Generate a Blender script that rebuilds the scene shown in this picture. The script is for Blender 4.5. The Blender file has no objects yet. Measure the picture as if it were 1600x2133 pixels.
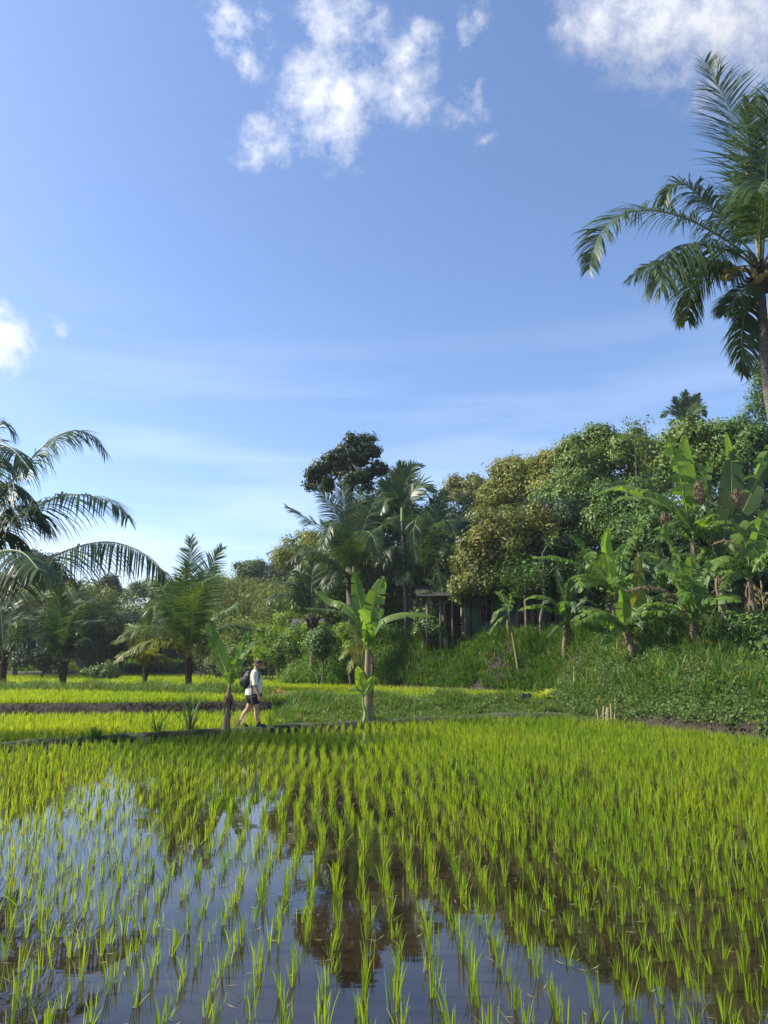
import bpy, math
import numpy as np
from mathutils import Vector
sc = bpy.context.scene
COL = sc.collection
R = math.radians
# ------------------------------------------------------------------ camera
CAMH = 1.72; PITCH = 11.2; F = 1540.0
cam_d = bpy.data.cameras.new("camera"); cam = bpy.data.objects.new("camera", cam_d); COL.objects.link(cam)
cam.location = (0, 0, CAMH); cam.rotation_euler = (R(90 + PITCH), 0, 0)
cam_d.sensor_fit = 'VERTICAL'; cam_d.sensor_height = 36; cam_d.lens = 36 * F / 2133.0
cam_d.clip_start = 0.05; cam_d.clip_end = 6000
sc.camera = cam
cp, sp = math.cos(R(PITCH)), math.sin(R(PITCH))
def ray(px, py):
    u = (px - 800) / F; v = -(py - 1066.5) / F
    return u, cp - v * sp, sp + v * cp
def at(px, py, Y):
    a, b, c = ray(px, py); t = Y / b
    return np.array([a * t, Y, CAMH + c * t])
def gp(px, py, z):
    a, b, c = ray(px, py); t = (z - CAMH) / c
    return np.array([a * t, b * t, z])
def pxm(D): return D / F * 1.0                       # metres per photo pixel at depth D
# ------------------------------------------------------------------ light
SUN_AZ = -87.0; SUN_EL = 40.0                        # azimuth from the view direction, to the left
world = bpy.data.worlds.new("World"); sc.world = world; world.use_nodes = True
nt = world.node_tree; nt.nodes.clear()
def N(t, typ, **k):
    n = t.nodes.new(typ)
    for a, b in k.items(): setattr(n, a, b)
    return n
def link(t, a, b): t.links.new(a, b)
out = N(nt, 'ShaderNodeOutputWorld'); bg = N(nt, 'ShaderNodeBackground')
sky = N(nt, 'ShaderNodeTexSky', sky_type='NISHITA', sun_disc=False)
sky.sun_elevation = R(SUN_EL); sky.sun_rotation = R(SUN_AZ); sky.altitude = 300
sky.air_density = 1.0; sky.dust_density = 1.4; sky.ozone_density = 2.2
bg.inputs['Strength'].default_value = 0.112
tc = N(nt, 'ShaderNodeTexCoord')
def vm(op, a, b=None):
    n = N(nt, 'ShaderNodeVectorMath', operation=op)
    for i, x in enumerate((a, b)):
        if x is None: continue
        if isinstance(x, (tuple, list)): n.inputs[i].default_value = x
        else: link(nt, x, n.inputs[i])
    return n
def mt(op, a, b=None, c=None, clamp=False):
    n = N(nt, 'ShaderNodeMath', operation=op); n.use_clamp = clamp
    for i, x in enumerate((a, b, c)):
        if x is None: continue
        if isinstance(x, (int, float)): n.inputs[i].default_value = x
        else: link(nt, x, n.inputs[i])
    return n.outputs[0]
D0 = tc.outputs['Generated']
wn = N(nt, 'ShaderNodeTexNoise'); wn.inputs['Scale'].default_value = 9; wn.inputs['Detail'].default_value = 5
link(nt, D0, wn.inputs['Vector'])
wo = vm('SUBTRACT', wn.outputs['Color'], (.5, .5, .5)); wo = vm('SCALE', wo.outputs[0]); wo.inputs['Scale'].default_value = .11
DW = vm('ADD', D0, wo.outputs[0]).outputs[0]
wn2 = N(nt, 'ShaderNodeTexNoise'); wn2.inputs['Scale'].default_value = 34; wn2.inputs['Detail'].default_value = 6; wn2.inputs['Roughness'].default_value = .65; link(nt, D0, wn2.inputs['Vector'])
wo2 = vm('SUBTRACT', wn2.outputs['Color'], (.5, .5, .5)); wo2 = vm('SCALE', wo2.outputs[0]); wo2.inputs['Scale'].default_value = .05
DW = vm('ADD', DW, wo2.outputs[0]).outputs[0]
# (px, py, radius px, weight) of every cloud puff; directions on the sky
PUFFS = [(455, 40, 50, .95), (490, 85, 48, .95), (560, 40, 34, .6), (690, 70, 62, .72), (640, 150, 50, .8), (660, 190, 85, 1.15), (715, 205, 80, 1.1), (700, 255, 62, .95),
         (790, 195, 75, .85), (860, 215, 62, .95), (880, 150, 55, .8), (862, 75, 48, .85), (785, 60, 38, .65), (590, 225, 52, .85), (550, 265, 48, .85), (500, 292, 46, .85), (575, 305, 38, .6),
         (985, 200, 34, .6), (965, 250, 30, .5), (985, 30, 32, .6), (1018, 305, 22, .45), (1260, 10, 105, .95), (1180, 30, 55, .7), (1360, 0, 140, 1.05), (1480, 10, 150, 1.05), (1600, 30, 130, 1.05), (1430, 95, 60, .7),
         (1600, 140, 75, .85), (1570, 100, 60, .8), (1640, 230, 60, .6), (0, 690, 38, .8), (-45, 700, 60, 1.1), (125, 682, 22, .6), (55, 700, 26, .5), (95, 712, 22, .5), (-60, 380, 60, .5)]
acc = None
for (px, py, r, w) in PUFFS:
    d = np.array(ray(px, py)); d /= np.linalg.norm(d)
    dist = vm('DISTANCE', DW, tuple(d)).outputs['Value']
    m = mt('MULTIPLY_ADD', dist, -w / (r * 1.32 / F), w, clamp=False)
    m = mt('MAXIMUM', m, 0.0)
    acc = m if acc is None else mt('MAXIMUM', acc, m)
fn = N(nt, 'ShaderNodeTexNoise'); fn.inputs['Scale'].default_value = 19; fn.inputs['Detail'].default_value = 11; fn.inputs['Roughness'].default_value = .70
link(nt, D0, fn.inputs['Vector'])
fb = mt('MULTIPLY_ADD', fn.outputs['Fac'], 2.6, -1.40)
cl = mt('ADD', acc, fb); 
cl = mt('MULTIPLY', cl, mt('MULTIPLY', acc, 3.0, clamp=True))
cl = mt('MULTIPLY', cl, .98, clamp=True)
cl = mt('SMOOTHSTEP' if False else 'POWER', cl, 1.15)
# thin high streaks
mp = N(nt, 'ShaderNodeMapping'); mp.inputs['Scale'].default_value = (1.6, 2.2, 13); mp.inputs['Rotation'].default_value = (0, R(9), 0)
link(nt, D0, mp.inputs['Vector'])
cn = N(nt, 'ShaderNodeTexNoise'); cn.inputs['Scale'].default_value = 1.5; cn.inputs['Detail'].default_value = 6; link(nt, mp.outputs[0], cn.inputs['Vector'])
cir = mt('MULTIPLY', mt('MULTIPLY_ADD', cn.outputs['Fac'], 3.4, -1.5, clamp=True), .5)
sepz = N(nt, 'ShaderNodeSeparateXYZ'); link(nt, D0, sepz.inputs[0])
hz = mt('MULTIPLY_ADD', sepz.outputs['Z'], -2.2, 1.0, clamp=True)
cir = mt('MULTIPLY', cir, hz)
tint = N(nt, 'ShaderNodeMix', data_type='RGBA', blend_type='MULTIPLY'); tint.inputs[0].default_value = 1
link(nt, sky.outputs[0], tint.inputs[6]); tint.inputs[7].default_value = (.90, .97, 1.10, 1)
m1 = N(nt, 'ShaderNodeMix', data_type='RGBA'); link(nt, cir, m1.inputs[0]); link(nt, tint.outputs[2], m1.inputs[6]); m1.inputs[7].default_value = (6.6, 6.9, 7.6, 1)
# cloud brightness: thick sunlit cores brighter, cloud away from the sun greyer
sd = (math.sin(R(SUN_AZ)) * math.cos(R(SUN_EL)), math.cos(R(SUN_AZ)) * math.cos(R(SUN_EL)), math.sin(R(SUN_EL)))
dp = vm('DOT_PRODUCT', D0, sd).outputs['Value']
cb = mt('MULTIPLY_ADD', dp, 3.4, 3.0)
cb = mt('MULTIPLY', cb, mt('MULTIPLY_ADD', acc, .35, .8))
cc = N(nt, 'ShaderNodeCombineXYZ'); link(nt, mt('MULTIPLY', cb, .97), cc.inputs[0]); link(nt, cb, cc.inputs[1]); link(nt, mt('MULTIPLY', cb, 1.1), cc.inputs[2])
m2 = N(nt, 'ShaderNodeMix', data_type='RGBA'); link(nt, cl, m2.inputs[0]); link(nt, m1.outputs[2], m2.inputs[6]); link(nt, cc.outputs[0], m2.inputs[7])
link(nt, m2.outputs[2], bg.inputs['Color']); link(nt, bg.outputs[0], out.inputs[0])
world.cycles.sampling_method = 'MANUAL'; world.cycles.sample_map_resolution = 512
ld = bpy.data.lights.new("sun", 'SUN'); ld.energy = 5.0; ld.angle = R(.6); ld.color = (1, .93, .8)
lo = bpy.data.objects.new("sun", ld); COL.objects.link(lo)
lo.rotation_euler = Vector(sd).to_track_quat('Z', 'Y').to_euler()
sc.view_settings.view_transform = 'Standard'; sc.view_settings.look = 'None'; sc.view_settings.exposure = 0.98; sc.view_settings.gamma = 1
sc.cycles.max_bounces = 8; sc.cycles.transparent_max_bounces = 4; sc.cycles.transmission_bounces = 4
# ------------------------------------------------------------------ helpers
def norm(a):
    a = np.asarray(a, float); return a / np.maximum(np.linalg.norm(a, axis=-1, keepdims=True), 1e-9)
class MB:
    def __init__(s): s.v = []; s.f = []; s.n = 0
    def add(s, v, f, m=0):
        v = np.asarray(v, float).reshape(-1, 3); f = np.asarray(f, int)
        if len(f) == 0: return
        s.v.append(v); s.f.append((f + s.n, m)); s.n += len(v)
    def build(s, name, mats, parent=None, base=None, smooth=False, pos=None):
        if not isinstance(mats, (list, tuple)): mats = [mats]
        v = np.concatenate(s.v) if s.v else np.zeros((0, 3))
        off = np.array(base if base is not None else (parent['_b'] if parent is not None and '_b' in BASES_KEYS(parent) else (0, 0, 0)), float)
        v = v - off
        me = bpy.data.meshes.new(name)
        loops = []; starts = []; mi = []; k = 0
        for f, m in s.f:
            loops.append(f.ravel()); c = f.shape[1]
            starts.append(k + np.arange(len(f)) * c); k += f.size; mi.append(np.full(len(f), m))
        loops = np.concatenate(loops); starts = np.concatenate(starts); mi = np.concatenate(mi)
        me.vertices.add(len(v)); me.vertices.foreach_set('co', v.astype(np.float32).ravel())
        me.loops.add(len(loops)); me.loops.foreach_set('vertex_index', loops.astype(np.int32))
        me.polygons.add(len(starts)); me.polygons.foreach_set('loop_start', starts.astype(np.int32))
        for m in mats: me.materials.append(m)
        me.polygons.foreach_set('material_index', mi.astype(np.int32))
        if smooth: me.polygons.foreach_set('use_smooth', np.ones(len(starts), bool))
        me.update(calc_edges=True)
        o = bpy.data.objects.new(name, me); COL.objects.link(o)
        if parent is not None: o.parent = parent
        elif base is not None: o.location = base
        return o
BASES = {}
def BASES_KEYS(p): return ()
_build = MB.build
def build(s, name, mats, parent=None, base=None, smooth=False):
    if parent is not None: base2 = BASES.get(parent.name, (0, 0, 0))
    else: base2 = base if base is not None else (0, 0, 0)
    o = _build(s, name, mats, parent, base2, smooth)
    BASES[o.name] = tuple(base2)
    return o
MB.build = build
def tag(o, label=None, cat=None, group=None, kind=None):
    if label: o['label'] = label
    if cat: o['category'] = cat
    if group: o['group'] = group
    if kind: o['kind'] = kind
    return o
def thing(name, base, label, cat, group=None):
    o = bpy.data.objects.new(name, None); COL.objects.link(o); o.location = tuple(base); o.empty_display_size = .1
    BASES[o.name] = tuple(base)
    return tag(o, label, cat, group)
def copy_tree(o, parent=None):
    c = o.copy(); COL.objects.link(c); c.parent = parent
    for ch in list(o.children): copy_tree(ch, c)
    return c
def catmull(ctrl, n, r=None):
    P = np.asarray(ctrl, float)
    if len(P) == 2: P = np.array([P[0], P.mean(0), P[1]])
    E = np.vstack([2 * P[0] - P[1], P, 2 * P[-1] - P[-2]]); o = []
    for i in range(len(P) - 1):
        a, b, c, d = E[i:i + 4]; t = np.linspace(0, 1, 14, endpoint=False)[:, None]
        o.append(.5 * ((2 * b) + (-a + c) * t + (2 * a - 5 * b + 4 * c - d) * t ** 2 + (-a + 3 * b - 3 * c + d) * t ** 3))
    o.append(P[-1:]); o = np.vstack(o)
    s = np.concatenate([[0], np.cumsum(np.linalg.norm(np.diff(o, axis=0), axis=1))]); q = np.linspace(0, s[-1], n)
    P2 = np.stack([np.interp(q, s, o[:, k]) for k in range(3)], 1)
    return P2, norm(np.gradient(P2, axis=0)), s[-1]
def tube(mb, ctrl, rad, seg=8, n=None, m=0, cap=True, ell=None, jit=0, rng=None):
    n = n or max(4, len(ctrl) * 3)
    P, T, L = catmull(ctrl, n)
    r = np.interp(np.linspace(0, 1, n), np.linspace(0, 1, len(rad)), rad) if hasattr(rad, '__len__') else np.full(n, rad)
    ref = np.array([0, 0, 1.]) if abs(T[:, 2]).mean() < .8 else np.array([0, 1., 0])
    A = norm(np.cross(T, ref)); B = np.cross(T, A)
    a = np.linspace(0, 2 * np.pi, seg, endpoint=False)
    ex, ey = ell or (1, 1)
    rr = r[:, None] * np.ones(seg)[None]
    if jit and rng is not None: rr = rr * (1 + rng.normal(0, jit, rr.shape))
    V = P[:, None] + rr[:, :, None] * (np.cos(a)[None, :, None] * A[:, None] * ex + np.sin(a)[None, :, None] * B[:, None] * ey)
    i = np.arange(n - 1)[:, None] * seg; j = np.arange(seg)[None]; k = (j + 1) % seg
    Fq = np.stack([i + j, i + k, i + seg + k, i + seg + j], -1).reshape(-1, 4)
    mb.add(V, Fq, m)
    if cap:
        for e in (0, n - 1):
            c = V[e].mean(0); mb.add(np.vstack([V[e], c[None]]), np.stack([np.arange(seg), (np.arange(seg) + 1) % seg, np.full(seg, seg)], 1), m)
def box(mb, x0, x1, y0, y1, z0, z1, m=0, rot=None, org=None):
    v = np.array([[x, y, z] for z in (z0, z1) for y in (y0, y1) for x in (x0, x1)], float)
    if rot is not None:
        o = np.array(org if org is not None else (0, 0, 0)); v = v - o; c, s_ = math.cos(rot), math.sin(rot)
        v = np.stack([v[:, 0] * c - v[:, 1] * s_, v[:, 0] * s_ + v[:, 1] * c, v[:, 2]], 1) + o
    mb.add(v, [[0, 2, 3, 1], [4, 5, 7, 6], [0, 1, 5, 4], [2, 6, 7, 3], [0, 4, 6, 2], [1, 3, 7, 5]], m)
def ellipsoid(mb, c, r, m=0, nu=14, nv=9, jit=0, rng=None, rot=0):
    u = np.linspace(0, 2 * np.pi, nu, endpoint=False); v = np.linspace(.001, np.pi - .001, nv)
    U, V = np.meshgrid(u, v); d = np.stack([np.cos(U) * np.sin(V), np.sin(U) * np.sin(V), np.cos(V)], -1)
    if jit: d = d * (1 + rng.normal(0, jit, d.shape[:2]))[..., None]
    d = d * np.array(r)
    if rot: c_, s_ = math.cos(rot), math.sin(rot); d = np.stack([d[..., 0] * c_ - d[..., 2] * s_, d[..., 1], d[..., 0] * s_ + d[..., 2] * c_], -1)
    X = (np.array(c) + d).reshape(-1, 3)
    i = np.arange(nv - 1)[:, None] * nu; j = np.arange(nu)[None]; k = (j + 1) % nu
    mb.add(X, np.stack([i + j, i + nu + j, i + nu + k, i + k], -1).reshape(-1, 4), m)
def blades(mb, P, H, W, az, lean, bend, faz=None, seg=4, m=0):
    """grass or rice blades: P (n,3) roots, H length, W width, az lean azimuth, lean start angle, bend extra angle"""
    n = len(P); P = np.asarray(P, float)
    faz = az + np.pi / 2 if faz is None else faz
    ld_ = np.stack([np.cos(az), np.sin(az), np.zeros(n)], 1); wd = np.stack([np.cos(faz), np.sin(faz), np.zeros(n)], 1)
    pts = [P]; cur = P.copy()
    for k in range(seg):
        a = lean + bend * ((k + .5) / seg) ** 1.6
        cur = cur + (H / seg)[:, None] * (np.sin(a)[:, None] * ld_ + np.cos(a)[:, None] * np.array([0, 0, 1.]))
        pts.append(cur)
    prof = {2: [.8, 1, .06], 3: [.7, 1, .75, .05], 4: [.6, .95, 1, .7, .04], 5: [.55, .85, 1, .9, .6, .04]}[seg]
    V = np.stack([np.stack([p - wd * (W * w / 2)[:, None], p + wd * (W * w / 2)[:, None]], 1) for p, w in zip(pts, prof)], 1)  # n,seg+1,2,3
    b = (np.arange(n) * (seg + 1) * 2)[:, None]; k = (np.arange(seg) * 2)[None]
    Fq = np.stack([b + k, b + k + 1, b + k + 3, b + k + 2], -1).reshape(-1, 4)
    mb.add(V.reshape(-1, 3), Fq, m)
def leafs(mb, C, Nn, L, wr, rng, m=0, droop=.35):
    n = len(C); r = rng.normal(size=(n, 3)); r[:, 2] -= droop * 2
    d = norm(r - (r * Nn).sum(1, keepdims=True) * Nn); w = np.cross(Nn, d)
    L = L[:, None] if hasattr(L, '__len__') else L
    V = np.stack([C - d * L * .5, C + w * L * wr * .5 - d * L * .05, C + d * L * .5, C - w * L * wr * .5 - d * L * .05], 1)
    mb.add(V.reshape(-1, 3), np.arange(n * 4).reshape(-1, 4), m)
# ------------------------------------------------------------------ materials
def mat(name):
    m = bpy.data.materials.new(name); m.use_nodes = True; t = m.node_tree; t.nodes.clear(); return m, t
def ramp_mix(t, fac, a, b):
    x = N(t, 'ShaderNodeMix', data_type='RGBA'); link(t, fac, x.inputs[0])
    for i, c in ((6, a), (7, b)):
        if isinstance(c, (tuple, list)): x.inputs[i].default_value = (*c, 1)
        else: link(t, c, x.inputs[i])
    return x.outputs[2]
def leaf_mat(name, a, b, c=None, trans=.35, rough=.42, nscale=.8, tcol=None, spec=.25, dry=0):
    m, t = mat(name)
    geo = N(t, 'ShaderNodeNewGeometry'); tx = N(t, 'ShaderNodeTexCoord')
    no = N(t, 'ShaderNodeTexNoise'); no.inputs['Scale'].default_value = nscale; no.inputs['Detail'].default_value = 3; link(t, tx.outputs['Object'], no.inputs['Vector'])
    mr = N(t, 'ShaderNodeMapRange'); mr.inputs[1].default_value = .35; mr.inputs[2].default_value = .65; link(t, no.outputs['Fac'], mr.inputs[0])
    col = ramp_mix(t, geo.outputs['Random Per Island'], a, b)
    if c: 
        col = ramp_mix(t, mr.outputs[0], col, c)
    if dry:
        gt = N(t, 'ShaderNodeMath', operation='GREATER_THAN'); gt.inputs[1].default_value = 1 - dry; link(t, geo.outputs['Random Per Island'], gt.inputs[0]); col = ramp_mix(t, gt.outputs[0], col, (.30, .23, .08))
    bs = N(t, 'ShaderNodeBsdfPrincipled'); link(t, col, bs.inputs['Base Color']); bs.inputs['Roughness'].default_value = rough + .10; bs.inputs['Specular IOR Level'].default_value = spec
    tr = N(t, 'ShaderNodeBsdfTranslucent')
    hs = N(t, 'ShaderNodeMix', data_type='RGBA', blend_type='MULTIPLY'); hs.inputs[0].default_value = 1; link(t, col, hs.inputs[6]); hs.inputs[7].default_value = (*(tcol or (1.9, 1.7, .7)), 1)
    link(t, hs.outputs[2], tr.inputs['Color'])
    mx = N(t, 'ShaderNodeMixShader'); mx.inputs[0].default_value = trans; link(t, bs.outputs[0], mx.inputs[1]); link(t, tr.outputs[0], mx.inputs[2])
    o = N(t, 'ShaderNodeOutputMaterial'); link(t, mx.outputs[0], o.inputs[0]); return m
def solid_mat(name, a, b, scale=6, rough=.85, stretch=(1, 1, 1), bump=.3, detail=6, spec=.3, metal=0):
    m, t = mat(name)
    tx = N(t, 'ShaderNodeTexCoord'); mp_ = N(t, 'ShaderNodeMapping'); mp_.inputs['Scale'].default_value = stretch; link(t, tx.outputs['Object'], mp_.inputs['Vector'])
    no = N(t, 'ShaderNodeTexNoise'); no.inputs['Scale'].default_value = scale; no.inputs['Detail'].default_value = detail; link(t, mp_.outputs[0], no.inputs['Vector'])
    mr = N(t, 'ShaderNodeMapRange'); mr.inputs[1].default_value = .3; mr.inputs[2].default_value = .7; link(t, no.outputs['Fac'], mr.inputs[0])
    bs = N(t, 'ShaderNodeBsdfPrincipled'); link(t, ramp_mix(t, mr.outputs[0], a, b), bs.inputs['Base Color']); bs.inputs['Roughness'].default_value = rough
    bs.inputs['Specular IOR Level'].default_value = spec; bs.inputs['Metallic'].default_value = metal
    if bump:
        bu = N(t, 'ShaderNodeBump'); bu.inputs['Strength'].default_value = bump; bu.inputs['Distance'].default_value = .05; link(t, no.outputs['Fac'], bu.inputs['Height']); link(t, bu.outputs[0], bs.inputs['Normal'])
    o = N(t, 'ShaderNodeOutputMaterial'); link(t, bs.outputs[0], o.inputs[0]); return m
M = {}
M['rice'] = leaf_mat('rice_blade', (.10, .21, .012), (.18, .30, .018), (.22, .31, .015), trans=.5, rough=.3, nscale=.35, tcol=(1.8, 1.5, .8), dry=.015)
M['rice_far'] = leaf_mat('rice_blade_young', (.16, .29, .012), (.24, .36, .018), (.28, .37, .02), trans=.5, rough=.4, nscale=.2, tcol=(1.7, 1.45, .8))
M['grass'] = leaf_mat('grass_blade', (.025, .07, .013), (.13, .235, .04), (.09, .16, .03), trans=.35, nscale=1.0, dry=.05)
M['tall_grass'] = leaf_mat('tall_grass_blade', (.016, .05, .010), (.10, .21, .03), (.07, .15, .02), trans=.35, nscale=1.1, dry=.03)
M['cover'] = leaf_mat('ground_cover_leaf', (.03, .07, .015), (.13, .19, .04), (.08, .13, .03), trans=.35, nscale=.9)
M['dry_grass'] = leaf_mat('dry_grass', (.25, .22, .12), (.36, .31, .17), trans=.3)
M['palm'] = leaf_mat('palm_leaflet', (.030, .058, .022), (.065, .095, .032), (.045, .08, .024), trans=.22, rough=.3, tcol=(2.2, 2.2, .7))
M['palm_young'] = leaf_mat('palm_leaflet_young', (.025, .065, .014), (.07, .13, .025), (.09, .14, .026), trans=.2, rough=.32)
M['palm_yellow'] = leaf_mat('palm_leaflet_yellow', (.13, .15, .02), (.26, .24, .03), (.10, .15, .03), trans=.35, rough=.4)
M['rachis'] = solid_mat('palm_rachis', (.16, .19, .07), (.26, .26, .12), 8, .5, bump=0)
M['trunk'] = solid_mat('palm_trunk', (.055, .047, .038), (.17, .15, .125), 5, .9, (1, 1, 6), .5)
M['bark'] = solid_mat('tree_bark', (.06, .05, .04), (.17, .15, .12), 7, .9, (1, 1, .4), .5)
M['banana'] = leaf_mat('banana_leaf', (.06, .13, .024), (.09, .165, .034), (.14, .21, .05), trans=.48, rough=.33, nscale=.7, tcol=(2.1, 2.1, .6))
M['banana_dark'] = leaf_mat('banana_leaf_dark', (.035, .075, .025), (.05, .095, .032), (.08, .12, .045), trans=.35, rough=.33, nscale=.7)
M['banana_lime'] = leaf_mat('banana_leaf_lime', (.18, .34, .03), (.22, .38, .035), (.26, .36, .03), trans=.5, rough=.35)
M['midrib'] = solid_mat('banana_midrib', (.16, .25, .06), (.26, .33, .10), 5, .45, bump=0)
M['stem'] = solid_mat('banana_stem', (.10, .12, .045), (.25, .22, .11), 4, .6, (3, 3, .5), .3)
M['sheath'] = leaf_mat('dry_banana_sheath', (.07, .05, .032), (.24, .18, .12), (.14, .10, .06), trans=.15, rough=.8, nscale=3, tcol=(1.5, 1.2, .8))
M['stem_dry'] = solid_mat('banana_stem_dry', (.06, .04, .03), (.26, .19, .12), 5, .8, (4, 4, .5), .5)
M['coir'] = solid_mat('palm_fibre', (.035, .025, .018), (.12, .08, .05), 14, .95, (1, 1, 1), .8)
M['coconut'] = solid_mat('coconut_husk', (.20, .17, .05), (.30, .22, .08), 6, .5, bump=.1)
M['weed'] = leaf_mat('weed_leaf_sunlit', (.05, .13, .018), (.15, .27, .04), (.12, .22, .03), trans=.4, nscale=.9)  # sunlit brightness put into the green itself
TREEM = {
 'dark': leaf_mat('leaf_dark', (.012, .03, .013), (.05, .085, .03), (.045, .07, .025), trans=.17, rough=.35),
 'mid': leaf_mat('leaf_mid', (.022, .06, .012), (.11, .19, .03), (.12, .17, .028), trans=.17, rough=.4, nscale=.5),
 'yellow': leaf_mat('leaf_yellow_green', (.05, .095, .014), (.19, .24, .03), (.19, .19, .028), trans=.17, rough=.42, nscale=.5),
 'brown': leaf_mat('leaf_brown_green', (.035, .065, .015), (.14, .19, .032), (.155, .15, .03), trans=.17, rough=.4, nscale=.45),
 'olive': leaf_mat('leaf_olive', (.06, .10, .02), (.16, .22, .045), (.17, .20, .05), trans=.17, rough=.5, nscale=.3),
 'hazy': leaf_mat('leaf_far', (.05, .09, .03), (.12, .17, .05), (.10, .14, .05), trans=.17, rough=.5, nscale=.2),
 'fine': leaf_mat('leaf_fine', (.022, .055, .014), (.11, .20, .034), (.06, .12, .024), trans=.17, rough=.4, nscale=.8),
 'lime': leaf_mat('leaf_lime', (.10, .19, .02), (.18, .28, .03), (.14, .22, .03), trans=.4, rough=.45, nscale=.8)}
M['black_cloth'] = solid_mat('black_cloth', (.008, .009, .012), (.016, .017, .022), 20, .8, bump=.1)
M['pack'] = solid_mat('backpack_nylon', (.006, .007, .012), (.014, .015, .022), 25, .6, bump=.15)
M['shirt'] = solid_mat('grey_shirt', (.62, .59, .51), (.70, .67, .58), 14, .9, bump=.15)
M['cap'] = solid_mat('cap_cloth', (.03, .028, .024), (.05, .045, .04), 20, .85, bump=.1)
M['skin'] = solid_mat('skin', (.44, .25, .155), (.50, .30, .19), 10, .55, bump=0)
M['hair'] = solid_mat('hair', (.18, .11, .06), (.26, .17, .09), 60, .7, bump=.2)
M['shoe'] = solid_mat('shoe_navy', (.012, .018, .05), (.02, .03, .08), 12, .6, bump=.1)
M['sole'] = solid_mat('shoe_sole', (.10, .11, .16), (.15, .16, .22), 12, .7, bump=0)
M['white'] = solid_mat('white_patch', (.7, .7, .7), (.8, .8, .8), 5, .6, bump=0)
M['teal_wall'] = solid_mat('painted_teal_boards', (.12, .27, .21), (.22, .36, .29), 2.2, .85, (1, 1, .6), .2)
M['woven_wall'] = solid_mat('woven_bamboo', (.20, .19, .13), (.36, .32, .22), 9, .85, (1, 1, 3), .3)
M['dark_wood'] = solid_mat('dark_wood', (.03, .025, .02), (.09, .07, .05), 5, .85, (1, 1, .3), .3)
M['red_wood'] = solid_mat('red_painted_wood', (.22, .06, .04), (.32, .11, .07), 5, .7, bump=.1)
M['pink_wood'] = solid_mat('pale_pink_painted_wood', (.34, .20, .17), (.42, .28, .24), 5, .7, bump=.1)
M['roof'] = solid_mat('weathered_roof', (.03, .028, .026), (.085, .08, .075), 3, .85, (1, 1, 1), .3)
M['roof_white'] = solid_mat('pale_metal_roof', (.26, .28, .3), (.38, .4, .42), 1.5, .5, bump=0)
M['plaster'] = solid_mat('plaster', (.35, .34, .30), (.5, .48, .43), 2, .9, bump=.1)
M['bamboo'] = solid_mat('dry_bamboo', (.30, .24, .13), (.46, .38, .22), 6, .6, (1, 1, .5), .1)
M['bamboo_green'] = solid_mat('bamboo_culm', (.12, .16, .05), (.22, .24, .09), 4, .5, bump=0)
M['old_wood'] = solid_mat('grey_old_wood', (.07, .06, .05), (.18, .16, .13), 8, .9, (1, 1, .3), .4)
M['stone'] = solid_mat('field_stone', (.08, .07, .06), (.2, .17, .15), 5, .9, bump=.5)
M['concrete'] = solid_mat('pale_step', (.34, .27, .22), (.44, .36, .3), 4, .9, bump=.2)
m_, t = mat('window_glass'); bs = N(t, 'ShaderNodeBsdfPrincipled'); bs.inputs['Base Color'].default_value = (.01, .012, .015, 1); bs.inputs['Roughness'].default_value = .15
o_ = N(t, 'ShaderNodeOutputMaterial'); link(t, bs.outputs[0], o_.inputs[0]); M['glass'] = m_
M['orange_leaf'] = leaf_mat('croton_leaf', (.16, .06, .03), (.26, .17, .04), trans=.4, rough=.35, tcol=(1.5, 1.5, 1))
M['ti_leaf'] = leaf_mat('cordyline_leaf', (.22, .34, .04), (.42, .36, .05), trans=.45, rough=.35, tcol=(1.6, 1.6, .8))
# water
def water_mat(name, mud, mud2, ripple):
    m, t = mat(name); tx = N(t, 'ShaderNodeTexCoord')
    no = N(t, 'ShaderNodeTexNoise'); no.inputs['Scale'].default_value = 1.3; no.inputs['Detail'].default_value = 7; link(t, tx.outputs['Object'], no.inputs['Vector'])
    mr = N(t, 'ShaderNodeMapRange'); mr.inputs[1].default_value = .35; mr.inputs[2].default_value = .68; link(t, no.outputs['Fac'], mr.inputs[0])
    bs = N(t, 'ShaderNodeBsdfPrincipled'); link(t, ramp_mix(t, mr.outputs[0], mud, mud2), bs.inputs['Base Color'])
    bs.inputs['Roughness'].default_value = .02; bs.inputs['IOR'].default_value = 1.65; bs.inputs['Specular IOR Level'].default_value = .5
    mp_ = N(t, 'ShaderNodeMapping'); mp_.inputs['Scale'].default_value = (1.2, 3.0, 1); link(t, tx.outputs['Object'], mp_.inputs['Vector'])
    n2 = N(t, 'ShaderNodeTexNoise'); n2.inputs['Scale'].default_value = 2.5; n2.inputs['Detail'].default_value = 2; link(t, mp_.outputs[0], n2.inputs['Vector'])
    bu = N(t, 'ShaderNodeBump'); bu.inputs['Strength'].default_value = ripple; bu.inputs['Distance'].default_value = .01; link(t, n2.outputs['Fac'], bu.inputs['Height']); link(t, bu.outputs[0], bs.inputs['Normal'])
    o = N(t, 'ShaderNodeOutputMaterial'); link(t, bs.outputs[0], o.inputs[0]); return m
M['water'] = water_mat('paddy_water', (.010, .007, .004), (.030, .020, .011), .035)
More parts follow.
